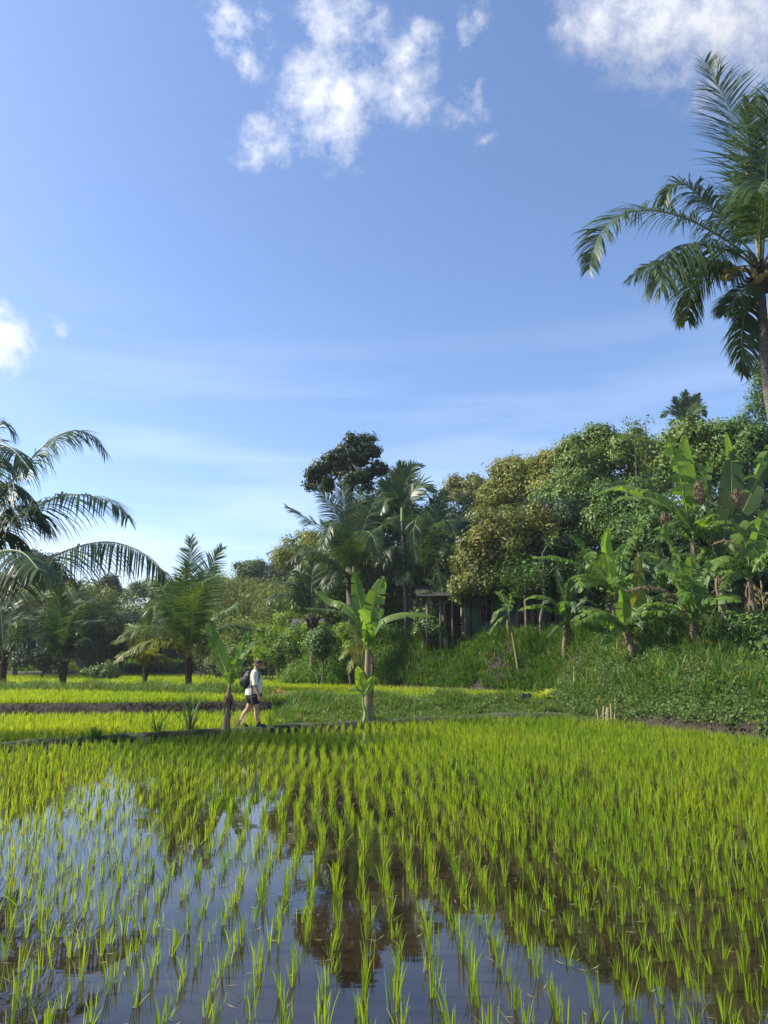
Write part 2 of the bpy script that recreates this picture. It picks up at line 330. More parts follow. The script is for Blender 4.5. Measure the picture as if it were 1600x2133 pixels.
# ground
m_, t = mat('earth_and_turf'); tx = N(t, 'ShaderNodeTexCoord')
n1 = N(t, 'ShaderNodeTexNoise'); n1.inputs['Scale'].default_value = .9; n1.inputs['Detail'].default_value = 8; link(t, tx.outputs['Object'], n1.inputs['Vector'])
n2 = N(t, 'ShaderNodeTexNoise'); n2.inputs['Scale'].default_value = 9; n2.inputs['Detail'].default_value = 8; link(t, tx.outputs['Object'], n2.inputs['Vector'])
gn = N(t, 'ShaderNodeNewGeometry'); sx = N(t, 'ShaderNodeSeparateXYZ'); link(t, gn.outputs['Normal'], sx.inputs[0])
soil = ramp_mix(t, n2.outputs['Fac'], (.008, .005, .003), (.032, .019, .011)); turf = ramp_mix(t, n2.outputs['Fac'], (.02, .035, .012), (.06, .075, .025))
def tm(t, op, a, b=None, c=None, clamp=False):
    n = N(t, 'ShaderNodeMath', operation=op); n.use_clamp = clamp
    for i, x in enumerate((a, b, c)):
        if x is None: continue
        if isinstance(x, (int, float)): n.inputs[i].default_value = x
        else: link(t, x, n.inputs[i])
    return n.outputs[0]
fl = tm(t, 'MULTIPLY_ADD', sx.outputs[2], 6.0, -4.9, True)
fk = tm(t, 'MULTIPLY', fl, tm(t, 'MULTIPLY_ADD', n1.outputs['Fac'], 4.0, -1.3, True))
bs = N(t, 'ShaderNodeBsdfPrincipled'); bs.inputs['Roughness'].default_value = .9; link(t, ramp_mix(t, fk, soil, turf), bs.inputs['Base Color'])
bu = N(t, 'ShaderNodeBump'); bu.inputs['Strength'].default_value = .8; bu.inputs['Distance'].default_value = .06; link(t, n2.outputs['Fac'], bu.inputs['Height']); link(t, bu.outputs[0], bs.inputs['Normal'])
o_ = N(t, 'ShaderNodeOutputMaterial'); link(t, bs.outputs[0], o_.inputs[0]); M['ground'] = m_
# ------------------------------------------------------------------ terrain
C1 = np.array([(-200, 8), (-30, 9.5), (-12, 12.2), (-7.4, 14.8), (-6.1, 16.0), (-3.8, 17.6), (-2.95, 18.3), (0, 20.2), (2.9, 22.2), (5.4, 22.6), (6.1, 21.2), (6.6, 20.2), (7.1, 18.9), (8.2, 16.5), (12, 15.2), (30, 13), (200, 10)])
C2 = np.array([(-200, 22), (-11, 22.3), (-8.5, 22.6), (-5.4, 23.2), (-3.5, 23.6), (0, 24), (200, 24)])
C3 = np.array([(-200, 28), (-14.7, 29.4), (-12.6, 30.0), (-8.6, 28.0), (-6.3, 27.2), (-4.0, 25.6), (-1.5, 25.0), (1.0, 25.2), (3.0, 25.4), (5.0, 25.2), (6.6, 25.0), (7.2, 26), (200, 26)])
C4 = np.array([(-200, 62), (-10, 62), (-6.2, 60), (-5.6, 45), (-4.9, 38), (-2, 36.5), (0, 34.7), (3.7, 30.9), (5.8, 28.3), (7.0, 27.3), (8, 26.5), (200, 26.5)])
ci = lambda c, x: np.interp(x, c[:, 0], c[:, 1])
def wob(x, y): return (np.sin(x * 1.7 + y * .9) + np.sin(x * .6 - y * 1.3 + 2) + np.sin(x * 3.1 + 1.1 * y) * .5 + np.sin(5.3 * x - 4.1 * y) * .35 + np.sin(9.1 * x + 7.7 * y + 1) * .2) / 3
def ss(a, b, x): q = np.clip((x - a) / (b - a), 0, 1); return q * q * (3 - 2 * q)
def T(x, y):
    x = np.asarray(x, float); y = np.asarray(y, float)
    w = wob(x, y)
    d1 = y - ci(C1, x) + .16 * w + .07 * np.sin(7.3 * x + 2 * y); d2 = y - ci(C2, x) + .10 * w; d3 = y - ci(C3, x) + .1 * w; d4 = y - ci(C4, x)
    bund = .105 + .04 * w
    z = -.15 + (bund + .15) * ss(-.34, .16, d1)
    left = ss(-2.2, -3.2, x)                                  # 1 where paddies two and three lie
    zl = z + (.0 - bund) * ss(.45, .75, d1)
    zl = zl + (.40) * ss(-.02, .12, d2) 
    zl = zl + (.12 + .05 * w) * ss(-.4, .1, d3) * (1 - ss(2.0, 2.6, d3)) - .09 * ss(2.0, 2.6, d3)
    q = np.clip(d1 / np.maximum(ci(C3, x) - ci(C1, x), .5), 0, 1)
    zc = z + (.34 + .10 * w) * ss(.05, .8, q) - (.14 + .1 * w) * ss(-.3, .2, d3)
    z = zl * left + zc * (1 - left)
    # mound under the hut
    mw = ss(-5.2, -3.6, x)
    z = z + mw * ((2.3 + .12 * w) * ss(-.1, 2.5, d4 + .25 * w))
    # right bank
    rb = ss(5.9, 7.2, x)
    zr = -.15 + .32 * ss(-.18, .12, d1) + np.clip(d1, 0, 40) * .24 + .12 * w * ss(.3, 2, d1)
    z = z * (1 - rb) + np.minimum(zr, 2.65 + .03 * w) * rb
    # far ground rises into low wooded hills
    z = z + 9 * ss(60, 130, y) + 3 * ss(40, 90, y) * ss(0, 20, x) + 1.5 * ss(55, 75, y)
    z = z + 6 * ss(35, 90, np.abs(x)) * ss(20, 60, y)
    return z
def axis(segs):
    o = []
    for a, b, s_ in segs: o.append(np.arange(a, b, s_))
    return np.unique(np.round(np.concatenate(o), 4))
XS = axis([(-600, -200, 50), (-200, -40, 8), (-40, -16, .8), (-16, 16, .2), (16, 40, .8), (40, 200, 8), (200, 601, 50)])
YS = axis([(-600, -200, 50), (-200, -20, 8), (-20, 13, 1.5), (13, 31, .11), (31, 42, .3), (42, 70, .8), (70, 200, 6), (200, 601, 50)])
def grid_sheet(xs, ys, zf, name, m):
    X, Y = np.meshgrid(xs, ys); Z = zf(X, Y); nx = len(xs)
    i = np.arange(len(ys) - 1)[:, None] * nx; j = np.arange(nx - 1)[None]
    mb = MB(); mb.add(np.stack([X, Y, Z], -1), np.stack([i + j, i + j + 1, i + nx + j + 1, i + nx + j], -1).reshape(-1, 4))
    return mb.build(name, m, smooth=True)
g = grid_sheet(XS, YS, T, 'ground', M['ground']); tag(g, kind='structure')
def strip_water(x0, x1, lo_, hi_, z, name):
    xs = np.linspace(x0, x1, 60); mb = MB()
    V = np.concatenate([np.stack([xs, lo_(xs), np.full(60, z)], 1), np.stack([xs, hi_(xs), np.full(60, z)], 1)])
    i = np.arange(59); mb.add(V, np.stack([i, i + 1, i + 61, i + 60], 1))
    return tag(mb.build(name, M['water']), kind='structure')
strip_water(-60, 60, lambda x: x * 0 - 30, lambda x: ci(C1, x) + .02, 0.0, 'water')
strip_water(-40, -2.4, lambda x: ci(C1, x) + .6, lambda x: ci(C2, x) + .03, .035, 'water')
strip_water(-40, -3.0, lambda x: ci(C2, x) + .3, lambda x: ci(C3, x) - .05, .415, 'water')
strip_water(-40, -4.4, lambda x: ci(C3, x) + 1.9, lambda x: ci(C4, x) - .05, .345, 'water')
strip_water(-4.4, 7.0, lambda x: ci(C3, x) - .1, lambda x: ci(C4, x) + .2, .345, 'water')
rng = np.random.default_rng(7)
# ------------------------------------------------------------------ rice in the near paddy
def inview(P, mg=60, top=-300):
    dx, dy, dz = P[:, 0], P[:, 1], P[:, 2] - CAMH
    f_ = dy * cp + dz * sp; u_ = dx / f_ * F + 800; v_ = 1066.5 - (dz * cp - dy * sp) / f_ * F
    return (f_ > .5) & (u_ > -mg) & (u_ < 1600 + mg) & (v_ < 2133 + mg * 2.2) & (v_ > top)
def field(x0, x1, y0, y1, sx_, sy_, jit, ang, zz):
    gx = np.arange(-90, 90, sx_); gy = np.arange(-90, 90, sy_); X, Y = np.meshgrid(gx, gy)
    X = X + rng.normal(0, jit, X.shape) + .05 * np.sin(Y * 1.1) + .03 * np.sin(Y * 2.7 + X); Y = Y + rng.normal(0, jit * 1.3, Y.shape)
    c, s_ = math.cos(ang), math.sin(ang); x = X * c - Y * s_; y = X * s_ + Y * c
    x = x.ravel(); y = y.ravel(); k = (x > x0) & (x < x1) & (y > y0) & (y < y1)
    return np.stack([x[k], y[k], np.full(k.sum(), zz)], 1)
P = field(-16, 14, 2.2, 26, .19, .165, .014, R(4), 0.0)
P = P[P[:, 1] < ci(C1, P[:, 0]) - .42 - rng.random(len(P)) * .15]
P = P[inview(P, 450)]
# a few missing hills and one barer patch
bare = .10 + .10 * (wob(P[:, 0] * .5, P[:, 1] * .5) > .35)
P = P[rng.random(len(P)) > bare]
lush = np.clip(ss(-3.5, 2.5, P[:, 0] + (P[:, 1] - 10) * .45), 0, 1)
order = np.argsort(np.hypot(P[:, 0], P[:, 1]) + 6 * (~inview(P, 10)))
near, far = P[order[:300]], P[order[300:]]
def clump(mb, P, nb, H, W, seg, spread=.16, m=0, lush=None, dirs=None):
    n = len(P); k = np.repeat(np.arange(n), nb); q = len(k)
    a = rng.uniform(0, 2 * np.pi, q); r = np.abs(rng.normal(0, .016, q))
    root = P[k] + np.stack([np.cos(a) * r, np.sin(a) * r, np.full(q, -.01)], 1)
    h = H * rng.uniform(.55, 1.1, q) * (rng.uniform(.8, 1.2, n)[k])
    ln = np.abs(rng.normal(0, spread, q)) ; out_ = rng.random(q) < .04; ln[out_] += rng.uniform(.3, .8, out_.sum())
    cl_lean = rng.normal(0, .07, (n, 2))[k]
    az = a + rng.normal(0, .6, q)
    blades(mb, root, h, W * rng.uniform(.6, 1.2, q), az, ln, rng.uniform(0, .45, q), faz=rng.uniform(0, np.pi, q), seg=seg, m=m)
protos = []
for i in range(14):
    mb = MB(); clump(mb, np.zeros((1, 3)), int(rng.integers(7, 13)), .175, .0062, 5, .10)
    o = mb.build('rice_clump', M['rice']); protos.append(o)
for i, p in enumerate(near):
    if i < 14: o = protos[i]
    else: o = protos[int(rng.integers(14))].copy(); COL.objects.link(o)
    s_ = rng.uniform(.8, 1.15); o.location = tuple(p); o.scale = (s_, s_, s_ * rng.uniform(.9, 1.1)); o.rotation_euler = (rng.normal(0, .06), rng.normal(0, .06), rng.uniform(0, 6.28))
    tag(o, 'slender young green rice clump standing in the shallow water of the foreground', 'rice plant', 'nearest rice clumps in the flooded paddy')
mb = MB(); dist = np.hypot(far[:, 0], far[:, 1]); lf = ss(-3.5, 3, far[:, 0] + (far[:, 1] - 10) * .5)
for a, b, nb, W, sg in ((0, 9, 10, .0072, 4), (9, 14, 10, .0095, 3), (14, 40, 9, .0125, 2)):
    for lo_, hi_, mul, hh in ((-1, .5, .8, .175), (.5, 2, 1.05, .195)):
        k = (dist >= a) & (dist < b) & (lf > lo_) & (lf <= hi_)
        if k.any(): clump(mb, far[k], int(nb * mul + .5), hh, W, sg, .12)
tag(mb.build('rice_plants', M['rice']), 'bright green young rice filling the flooded paddy behind the nearest clumps', 'rice', kind='stuff')
# upper paddies
def upper(x0, x1, y0, y1, lo_, hi_, zz, nb, H, W, label, sp_=.2):
    P = field(x0, x1, y0, y1, sp_, sp_, .03, R(-8), zz)
    P = P[(P[:, 1] > lo_(P[:, 0])) & (P[:, 1] < hi_(P[:, 0]))]; P = P[inview(P, 260)]
    mb = MB(); clump(mb, P, nb, H, W, 2, .2)
    tag(mb.build('rice_plants', M['rice_far']), label, 'rice', kind='stuff')
upper(-20, -2.2, 12, 25, lambda x: ci(C1, x) + .75, lambda x: ci(C2, x) - .06, .04, 11, .20, .014, 'bright rice in the narrow paddy between the footpath and the bare soil bank')
upper(-30, -3.2, 20, 32, lambda x: ci(C2, x) + .26, lambda x: ci(C3, x) - .3, .41, 11, .20, .017, 'lime green rice on the raised terrace above the dark soil bank')
upper(-45, -4.4, 26, 64, lambda x: ci(C3, x) + 2.4, lambda x: ci(C4, x) - .3, .34, 7, .24, .032, 'far strip of rice behind the young palms at left', .25)
upper(-4.4, 6.9, 22, 46, lambda x: ci(C3, x) + .25, lambda x: ci(C4, x) - .2, .34, 11, .24, .019, 'strip of bright rice at the foot of the grassy mound', .2)
# ------------------------------------------------------------------ grass and ground cover
def scatter(n, x0, x1, y0, y1, cond):
    x = rng.uniform(x0, x1, n); y = rng.uniform(y0, y1, n); k = cond(x, y); x, y = x[k], y[k]
    P = np.stack([x, y, T(x, y)], 1); return P[inview(P, 260)]
def tuft(mb, P, nb, H, W, lean, bend, seg=3, m=0, r0=.06, Hvar=.35):
    n = len(P); k = np.repeat(np.arange(n), nb); q = len(k)
    a = rng.uniform(0, 2 * np.pi, q); r = rng.uniform(0, r0, q)
    root = P[k] + np.stack([np.cos(a) * r, np.sin(a) * r, np.full(q, -.02)], 1)
    hs = (H if hasattr(H, '__len__') else np.full(n, H)) * rng.uniform(1 - Hvar, 1 + Hvar, n)
    blades(mb, root, hs[k] * rng.uniform(.5, 1.1, q), W * rng.uniform(.6, 1.3, q), a, np.abs(rng.normal(0, lean, q)), rng.uniform(.1, bend, q), faz=a + np.pi / 2 + rng.normal(0, .5, q), seg=seg, m=m)
# bund grass
mb = MB()
P = scatter(14000, -20, 6.4, 10, 25, lambda x, y: (y - ci(C1, x) > .0) & (y - ci(C1, x) < .9) & ((wob(x * 2, y * 2) > -.25) | (rng.random(len(x)) < .3) | (x > -1.2)) & ~((y - ci(C1, x) > .1) & (y - ci(C1, x) < .5) & (rng.random(len(x)) < .8) & (x < -1.2)))
tuft(mb, P, 8, .10 + .08 * np.clip(wob(P[:, 0] * 2.3, P[:, 1] * 2), 0, 1), .010, .6, 1.2)
P = scatter(22000, -14, 6.6, 11, 25, lambda x, y: (np.abs(y - ci(C1, x) + .02) < .18) & (wob(x * 1.4, y * 1.1) > -.55)); P[:, 2] = np.maximum(P[:, 2], .05)
tuft(mb, P, 7, .17, .010, .8, 1.5)
tag(mb.build('grass', M['grass']), 'short grass growing along the narrow footpath', 'grass', kind='stuff')
mb = MB()   # grassy bank behind the path and bunds between terraces
P = scatter(26000, -4.6, 7, 19, 27, lambda x, y: (y - ci(C1, x) > .55) & (y < ci(C3, x) + .15) & (x > -2.9 - .3 * wob(x, y) - np.clip(y - 23, 0, 9) * .8))
P = np.vstack([P, scatter(26000, -24, -4, 24, 34, lambda x, y: (y > ci(C3, x) - .3) & (y < ci(C3, x) + 2.5))])
P = np.vstack([P, scatter(3000, -20, -3, 21, 25, lambda x, y: (np.abs(y - ci(C2, x) - .22) < .14) & (wob(x * 2, y) > .0))])
hh = .15 + .30 * np.clip(wob(P[:, 0] * 1.7, P[:, 1] * 1.5), -.2, 1) + .12 * (P[:, 1] > 25.5) * (P[:, 0] < -4)
tuft(mb, P, 7, hh, .016, .45, 1.1)
tag(mb.build('grass', M['grass']), 'rough green grass and weeds on the low banks between terraces', 'grass', kind='stuff')
mb = MB()
P2 = scatter(9000, -24, 7, 19, 34, lambda x, y: ((y - ci(C1, x) > .6) & (y < ci(C3, x)) & (x > -1.8)) | ((x < -4.5) & (y > ci(C3, x) - .2) & (y < ci(C3, x) + 2.2)))
k = np.repeat(np.arange(len(P2)), 5); C = P2[k] + rng.normal(0, .09, (len(k), 3)) + np.array([0, 0, .12]); leafs(mb, C, norm(rng.normal(0, .6, C.shape) + [0, -.3, 1]), rng.uniform(.04, .09, len(C)), .6, rng)
tag(mb.build('ground_cover', M['cover']), 'broad leaved creeping weeds on the low banks', 'ground cover', kind='stuff')
# mound slope tall grass
mb = MB()
P = scatter(30000, -5.2, 13, 25, 40, lambda x, y: (y > ci(C4, x) + .22 + .3 * np.clip(-wob(x * 1.2, y), 0, 1)) & (y < ci(C4, x) + 2.7))
hh = .50 + .28 * wob(P[:, 0] * 1.6, P[:, 1] * 1.3)
tuft(mb, P, 9, hh, .030, .4, 1.7, seg=4, r0=.10)
tag(mb.build('tall_grass', M['tall_grass']), 'tall dense fodder grass covering the mound below the hut', 'grass', kind='stuff')
mb = MB()   # weed bushes, left half of the mound, sunlight painted as a lighter leaf colour
P = scatter(3000, -5.4, .3, 34, 41, lambda x, y: (y > ci(C4, x) + .1) & (y < ci(C4, x) + 4.2) & (wob(x, y) > -.35))
k = np.repeat(np.arange(len(P)), 26); C = P[k] + rng.normal(0, .28, (len(k), 3)) * [1, 1, .75] + np.array([0, 0, .38]); leafs(mb, C, norm(rng.normal(0, .6, C.shape) + [-.2, -.3, 1]), rng.uniform(.06, .13, len(C)), .45, rng)
tuft(mb, P, 6, .5, .03, .4, 1.6, seg=4, r0=.2)
tag(mb.build('ground_cover', M['weed']), 'leafy weeds spreading over the sunlit left side of the mound', 'ground cover', kind='stuff')
# right bank
RBc = lambda x, y: (y > ci(C1, x) + .05) & (x > 5.6)
mb = MB()
P = scatter(15000, 5.6, 18, 14, 27, lambda x, y: RBc(x, y) & (y < ci(C1, x) + 9) & (wob(x * 1.5, y * 1.5) > -.5))
k = np.repeat(np.arange(len(P)), 16); C = P[k] + rng.normal(0, .10, (len(k), 3)) + np.array([0, 0, .13]); leafs(mb, C, norm(rng.normal(0, .6, C.shape) + [-.2, -.5, 1]), rng.uniform(.05, .10, len(C)), .55, rng)
tag(mb.build('ground_cover', M['cover']), 'small leafed creepers blanketing the bank on the right', 'ground cover', kind='stuff')
mb = MB()
P = scatter(5200, 5.8, 18, 16, 30, lambda x, y: (y > ci(C1, x) + .9) & (x > 5.6))
hh = .34 + .55 * np.clip(wob(P[:, 0] * 1.5, P[:, 1] * 1.4) + .1, 0, 1) + .18 * ss(.5, 4, P[:, 1] - ci(C1, P[:, 0]))
h2 = rng.random(len(P)) < .45
tuft(mb, P[h2], 11, hh[h2], .036, .45, 2.1, seg=4, r0=.10)
tuft(mb, P[~h2], 11, hh[~h2] * .8, .020, .4, 1.8, seg=4, r0=.10, m=1)
tag(mb.build('tall_grass', [M['grass'], M['tall_grass']]), 'long arching grass on the bank on the right', 'grass', kind='stuff')
# far turf beyond the rice at left and floor under the wood
mb = MB()
P = scatter(26000, -50, 2, 56, 76, lambda x, y: y > ci(C4, x) - .3)
tuft(mb, P, 5, .5, .06, .4, 1.1, seg=3, r0=.3)
tag(mb.build('grass', M['grass']), 'rough grass at the edge of the wood beyond the far rice', 'grass', kind='stuff')
# ------------------------------------------------------------------ palms
UP = np.array([0, 0, 1.])
def frond(ctrl, L=.9, n=56, droop=.7, wid=.042, pet=.16, fold=.1, face=0., rr=.028, mats=None, name='frond', parent=None, rnd=.18, aspan=(76, 34), seed=0, label=None):
    rg = np.random.default_rng(seed + 1000)
    mb = MB(); P, Tn, LL = catmull(ctrl, 40)
    tube(mb, P[::3], [rr, rr * .75, rr * .5, rr * .3, rr * .12], seg=5, n=26, m=1, cap=False)
    n = int(n * 1.2); L = L * 1.25; rnd = rnd * .55
    tq = np.linspace(pet, 1, n); q = (tq - pet) / (1 - pet)
    ip = lambda A: np.stack([np.interp(tq, np.linspace(0, 1, 40), A[:, k]) for k in range(3)], 1)
    p = ip(P); tt = norm(ip(Tn))
    U = norm(UP * (1 - face) + np.array([0, -1., 0]) * face)
    S = norm(np.cross(tt, U) + 1e-4); Nn = np.cross(S, tt)
    Nn = Nn * np.sign((Nn @ U))[:, None]
    ln = L * (.5 + .5 * np.sin(np.pi * np.clip(q * .95 + .08, 0, 1))) * (1 - .45 * q ** 3)
    ang = np.radians(aspan[0] + (aspan[1] - aspan[0]) * q ** 1.2)
    for s_ in (-1, 1):
        cl_ = np.repeat(rg.normal(0, rnd, (n // 4 + 2, 3)), 4, axis=0)[:n] + rg.normal(0, rnd * .35, (n, 3))
        l = ln * rg.uniform(.85, 1.08, n)
        d = norm(S * (s_ * np.sin(ang))[:, None] + tt * np.cos(ang)[:, None] + Nn * (fold + rg.normal(0, .06, n))[:, None] + cl_)
        cur = p.copy(); pts = [cur]; dr = droop * rg.uniform(.7, 1.3, n)
        for k in range(4):
            dk = norm(d + np.array([0, 0, -1.]) * (dr * (.10 + .42 * k * (.6 + .1 * k)))[:, None])
            cur = cur + dk * (l / 4)[:, None]; pts.append(cur)
        W = norm(tt - (tt * d).sum(1, keepdims=True) * d)
        pr = [.55, 1, .9, .6, .04]
        V = np.stack([np.stack([a - W * wid * w * .5, a + W * wid * w * .5], 1) for a, w in zip(pts, pr)], 1)
        b = (np.arange(n) * 10)[:, None]; kk = (np.arange(4) * 2)[None]
        mb.add(V.reshape(-1, 3), np.stack([b + kk, b + kk + 1, b + kk + 3, b + kk + 2], -1).reshape(-1, 4), 0)
    o = mb.build(name, mats or [M['palm'], M['rachis']], parent)
    if label: o['label'] = label
    return o
def auto_frond(c, az, el, bend, L, n=16):
    """rachis curve: start direction elevation el, bends down by `bend` radians along its length"""
    t_ = np.linspace(0, 1, n); e = el - bend * t_ ** 1.3
    d = np.stack([np.cos(az) * np.cos(e), np.sin(az) * np.cos(e), np.sin(e)], 1) * (L / n)
    return np.array(c) + np.vstack([np.zeros(3), np.cumsum(d, 0)])
def px_frond(pts, D, dD=0):
    n = len(pts); return np.array([at(p[0], p[1], D + dD * i / (n - 1)) for i, p in enumerate(pts)])
def palm_trunk(ctrl, r0, r1, root, rings=40, name='trunk'):
    mb = MB(); rg = np.random.default_rng(3); n = rings * 2
    rad = np.interp(np.linspace(0, 1, n), [0, .06, .15, 1], [r0 * 1.45, r0 * 1.15, r0, r1]) * (1 + .045 * (np.arange(n) % 2))
    tube(mb, ctrl, rad, seg=12, n=n, jit=.025, rng=rg)
    return mb.build(name, M['trunk'], root)
def boots(root, top, r, h, seed=0, mat_='coir'):
    """old leaf bases and fibre round the crown"""
    rg = np.random.default_rng(seed); mb = MB(); c = np.array(top)
    for i in range(22):
        a = rg.uniform(0, 6.28); z = rg.uniform(-h, 0); p = c + np.array([math.cos(a) * r * .7, math.sin(a) * r * .7, z])
        q = p + np.array([math.cos(a) * r * rg.uniform(.8, 1.6), math.sin(a) * r * rg.uniform(.8, 1.6), h * rg.uniform(.3, .7)])
        tube(mb, [p, (p + q) / 2 + [0, 0, .02], q], [r * .35, r * .28, r * .12], seg=5, n=5)
    tube(mb, [c - [0, 0, h], c - [0, 0, h * .4], c + [0, 0, h * .2]], [r * .9, r * 1.25, r * .7], seg=10, n=8, jit=.12, rng=rg)
    return mb.build('fibre_crown', M[mat_], root)
def ground_at(px, D):
    x = (px - 800) / F * D / 1.0
    for _ in range(3):
        z = float(T(x, D)); 
        # forward distance along the optical axis
        fwd = D * cp + (z - CAMH) * sp; x = (px - 800) / F * fwd
    return np.array([x, D, float(T(x, D))])
def path_at(px, d=.3):
    D = 18.
    for _ in range(30):
        x = (px - 800) / F * (D * cp - 1.6 * sp); D = D * .5 + .5 * (float(ci(C1, x)) + d)
    return D
# --- tall coconut palm at right
D = 20.0; top = at(1580, 555, D); base = np.array([top[0] + .75, D + .2, float(T(top[0] + .75, D))])
pt = thing('coconut_palm', base, 'tall coconut palm with ringed grey trunk and coconuts, rising above everything at the right edge', 'palm tree')
palm_trunk([base, at(1607, 850, D + .1), at(1592, 700, D), at(1583, 600, D), top], .17, .13, pt, 60)
boots(pt, top - [0, 0, .1], .21, .75, 1)
HF = [([(1580, 545), (1556, 515), (1500, 452), (1455, 408), (1425, 385), (1395, 395), (1383, 425)], .3, .8, .9, .55),
      ([(1575, 552), (1540, 520), (1491, 487), (1414, 449), (1337, 438), (1282, 455), (1246, 498), (1227, 560)], -1.2, 1.0, .7, .35),
      ([(1575, 560), (1545, 535), (1509, 520), (1450, 508), (1405, 516), (1385, 545), (1376, 600)], -1.6, 1.25, 1.4, .1),
      ([(1575, 565), (1530, 555), (1470, 545), (1400, 548), (1345, 558), (1306, 585)], 1.6, .7, 1.2, .1),
      ([(1575, 570), (1530, 560), (1480, 560), (1445, 590), (1433, 650), (1431, 668)], 2.6, .8, 1.3, .1),
      ([(1576, 585), (1558, 596), (1540, 612), (1522, 635), (1508, 655)], -.6, .6, 1.0, .3),
      ([(1576, 590), (1560, 620), (1548, 670), (1545, 720), (1549, 780)], .3, .65, .9, .9),
      ([(1584, 540), (1575, 470), (1560, 383), (1545, 310), (1528, 250), (1494, 175), (1468, 128)], 1.2, 1.15, .25, .95),
      ([(1582, 540), (1578, 440), (1568, 340), (1556, 270), (1562, 215)], -.8, .95, .35, .95),
      ([(1588, 540), (1592, 430), (1598, 320), (1612, 220), (1640, 150)], -1.5, 1.1, .7, .7),
      ([(1588, 545), (1596, 450), (1615, 360), (1650, 300), (1710, 290)], 1.0, 1.1, .8, .3),
      ([(1590, 550), (1640, 480), (1700, 450), (1770, 470), (1820, 540)], -1.4, 1.0, .8, .2),
      ([(1590, 560), (1650, 530), (1720, 540), (1780, 590), (1800, 660)], .8, 1.0, .9, .1),
      ([(1590, 570), (1640, 580), (1690, 640), (1710, 720)], -.8, .9, .9, .1),
      ([(1585, 575), (1610, 600), (1640, 680), (1645, 760)], .6, .8, .9, .3),
      ([(1583, 550), (1585, 480), (1590, 420), (1592, 380), (1580, 400)], -4.2, 1.1, 1.0, .2),
      ([(1583, 550), (1570, 470), (1565, 430), (1560, 420), (1556, 450)], 4.2, 1.0, 1.0, .2)]
for i, (pts, dD, L, dr, fc) in enumerate(HF):
    frond(px_frond(pts, D, dD), L=L * 1.32, n=130, droop=dr * 1.4, face=fc, fold=.3 if i not in (2,) else -.1, parent=pt, seed=i, rr=.045, wid=.036, rnd=.26)
rg = np.random.default_rng(5)
for (px, py, dz) in [(1512, 562, 0), (1522, 570, .2), (1518, 578, -.1), (1530, 563, .1), (1508, 577, .1), (1572, 572, -.35), (1585, 578, -.4), (1597, 570, -.35), (1578, 584, -.4)]:
    mb = MB(); ellipsoid(mb, at(px, py, D + dz), (.095, .095, .12), nu=12, nv=9); mb.build('coconut', M['coconut'], pt, smooth=True)
mb = MB()
for e in [(1515, 566), (1575, 572), (1592, 570)]: tube(mb, [top - [0, .1, .1], (top + at(e[0], e[1] - 8, D)) / 2 + [0, 0, .05], at(e[0], e[1], D - .1)], .02, seg=5, n=6)
mb.build('fruit_stalk', M['rachis'], pt)
# --- near palm at left, crown outside the frame
D = 16.6; top = at(-95, 1215, D); base = np.array([top[0] - .2, D, float(T(top[0] - .2, D))])
pt = thing('coconut_palm', base, 'large dark coconut palm at the left edge, its long fronds arching in over the paddies', 'palm tree')
palm_trunk([base, (base + top) / 2 + [.06, 0, 0], top], .19, .15, pt, 20); boots(pt, top, .24, .6, 2)
HF = [([(-90, 1200), (-35, 1090), (25, 1003), (70, 950), (108, 915), (150, 897), (190, 905), (218, 938)], .4, .95, .75, .35, .25),
      ([(-90, 1200), (-30, 1120), (50, 1070), (105, 1042), (150, 1030), (200, 1035), (240, 1052), (266, 1078)], -1.0, .95, .8, .15, .3),
      ([(-90, 1240), (-40, 1228), (0, 1218), (60, 1188), (120, 1155), (185, 1133), (240, 1130), (295, 1150), (325, 1175), (345, 1192)], -1.8, 1.0, 1.1, .1, .15),
      ([(-90, 1200), (-75, 1080), (-50, 970), (-25, 900), (5, 880), (30, 905)], .5, .9, .8, .3, .3),
      ([(-95, 1200), (-90, 1070), (-60, 960), (-20, 925), (25, 935), (60, 975)], -2.2, .85, .9, .2, .3),
      ([(-90, 1215), (-50, 1150), (-5, 1110), (40, 1120), (75, 1165), (95, 1215)], 1.8, .8, 1.0, .2, .1),
      ([(-90, 1190), (-60, 1080), (-20, 1020), (30, 1010), (70, 1040), (100, 1100)], 3.2, .9, 1.0, .1, .2),
      ([(-100, 1200), (-140, 1060), (-200, 960), (-280, 930)], -1, .9, .8, .3, .3),
      ([(-100, 1200), (-180, 1130), (-270, 1120), (-350, 1180)], 1, .9, .8, .2, .3),
      ([(-100, 1230), (-170, 1220), (-250, 1270), (-290, 1330)], -1, .9, .9, .1, .2),
      ([(-90, 1215), (-40, 1120), (20, 1060), (70, 1060), (110, 1100)], 2.6, .95, 1.0, .2, .2),
      ([(-90, 1225), (-50, 1180), (0, 1150), (45, 1150), (80, 1185)], -4.0, 1.0, 1.0, .1, .2),
      ([(-90, 1190), (-70, 1050), (-40, 980), (0, 960), (35, 985)], 4.0, .95, .9, .2, .2),

      ([(-100, 1200), (-110, 1080), (-120, 980), (-100, 910)], 3, .9, .6, .5, .3)]
for i, (pts, dD, L, dr, fc, fo) in enumerate(HF):
    frond(px_frond(pts, D, min(dD, .7)), L=L * 1.25, n=84, droop=dr * 1.5, face=fc * .6, fold=fo - .25, parent=pt, seed=40 + i, rr=.045, wid=.034, rnd=.17)
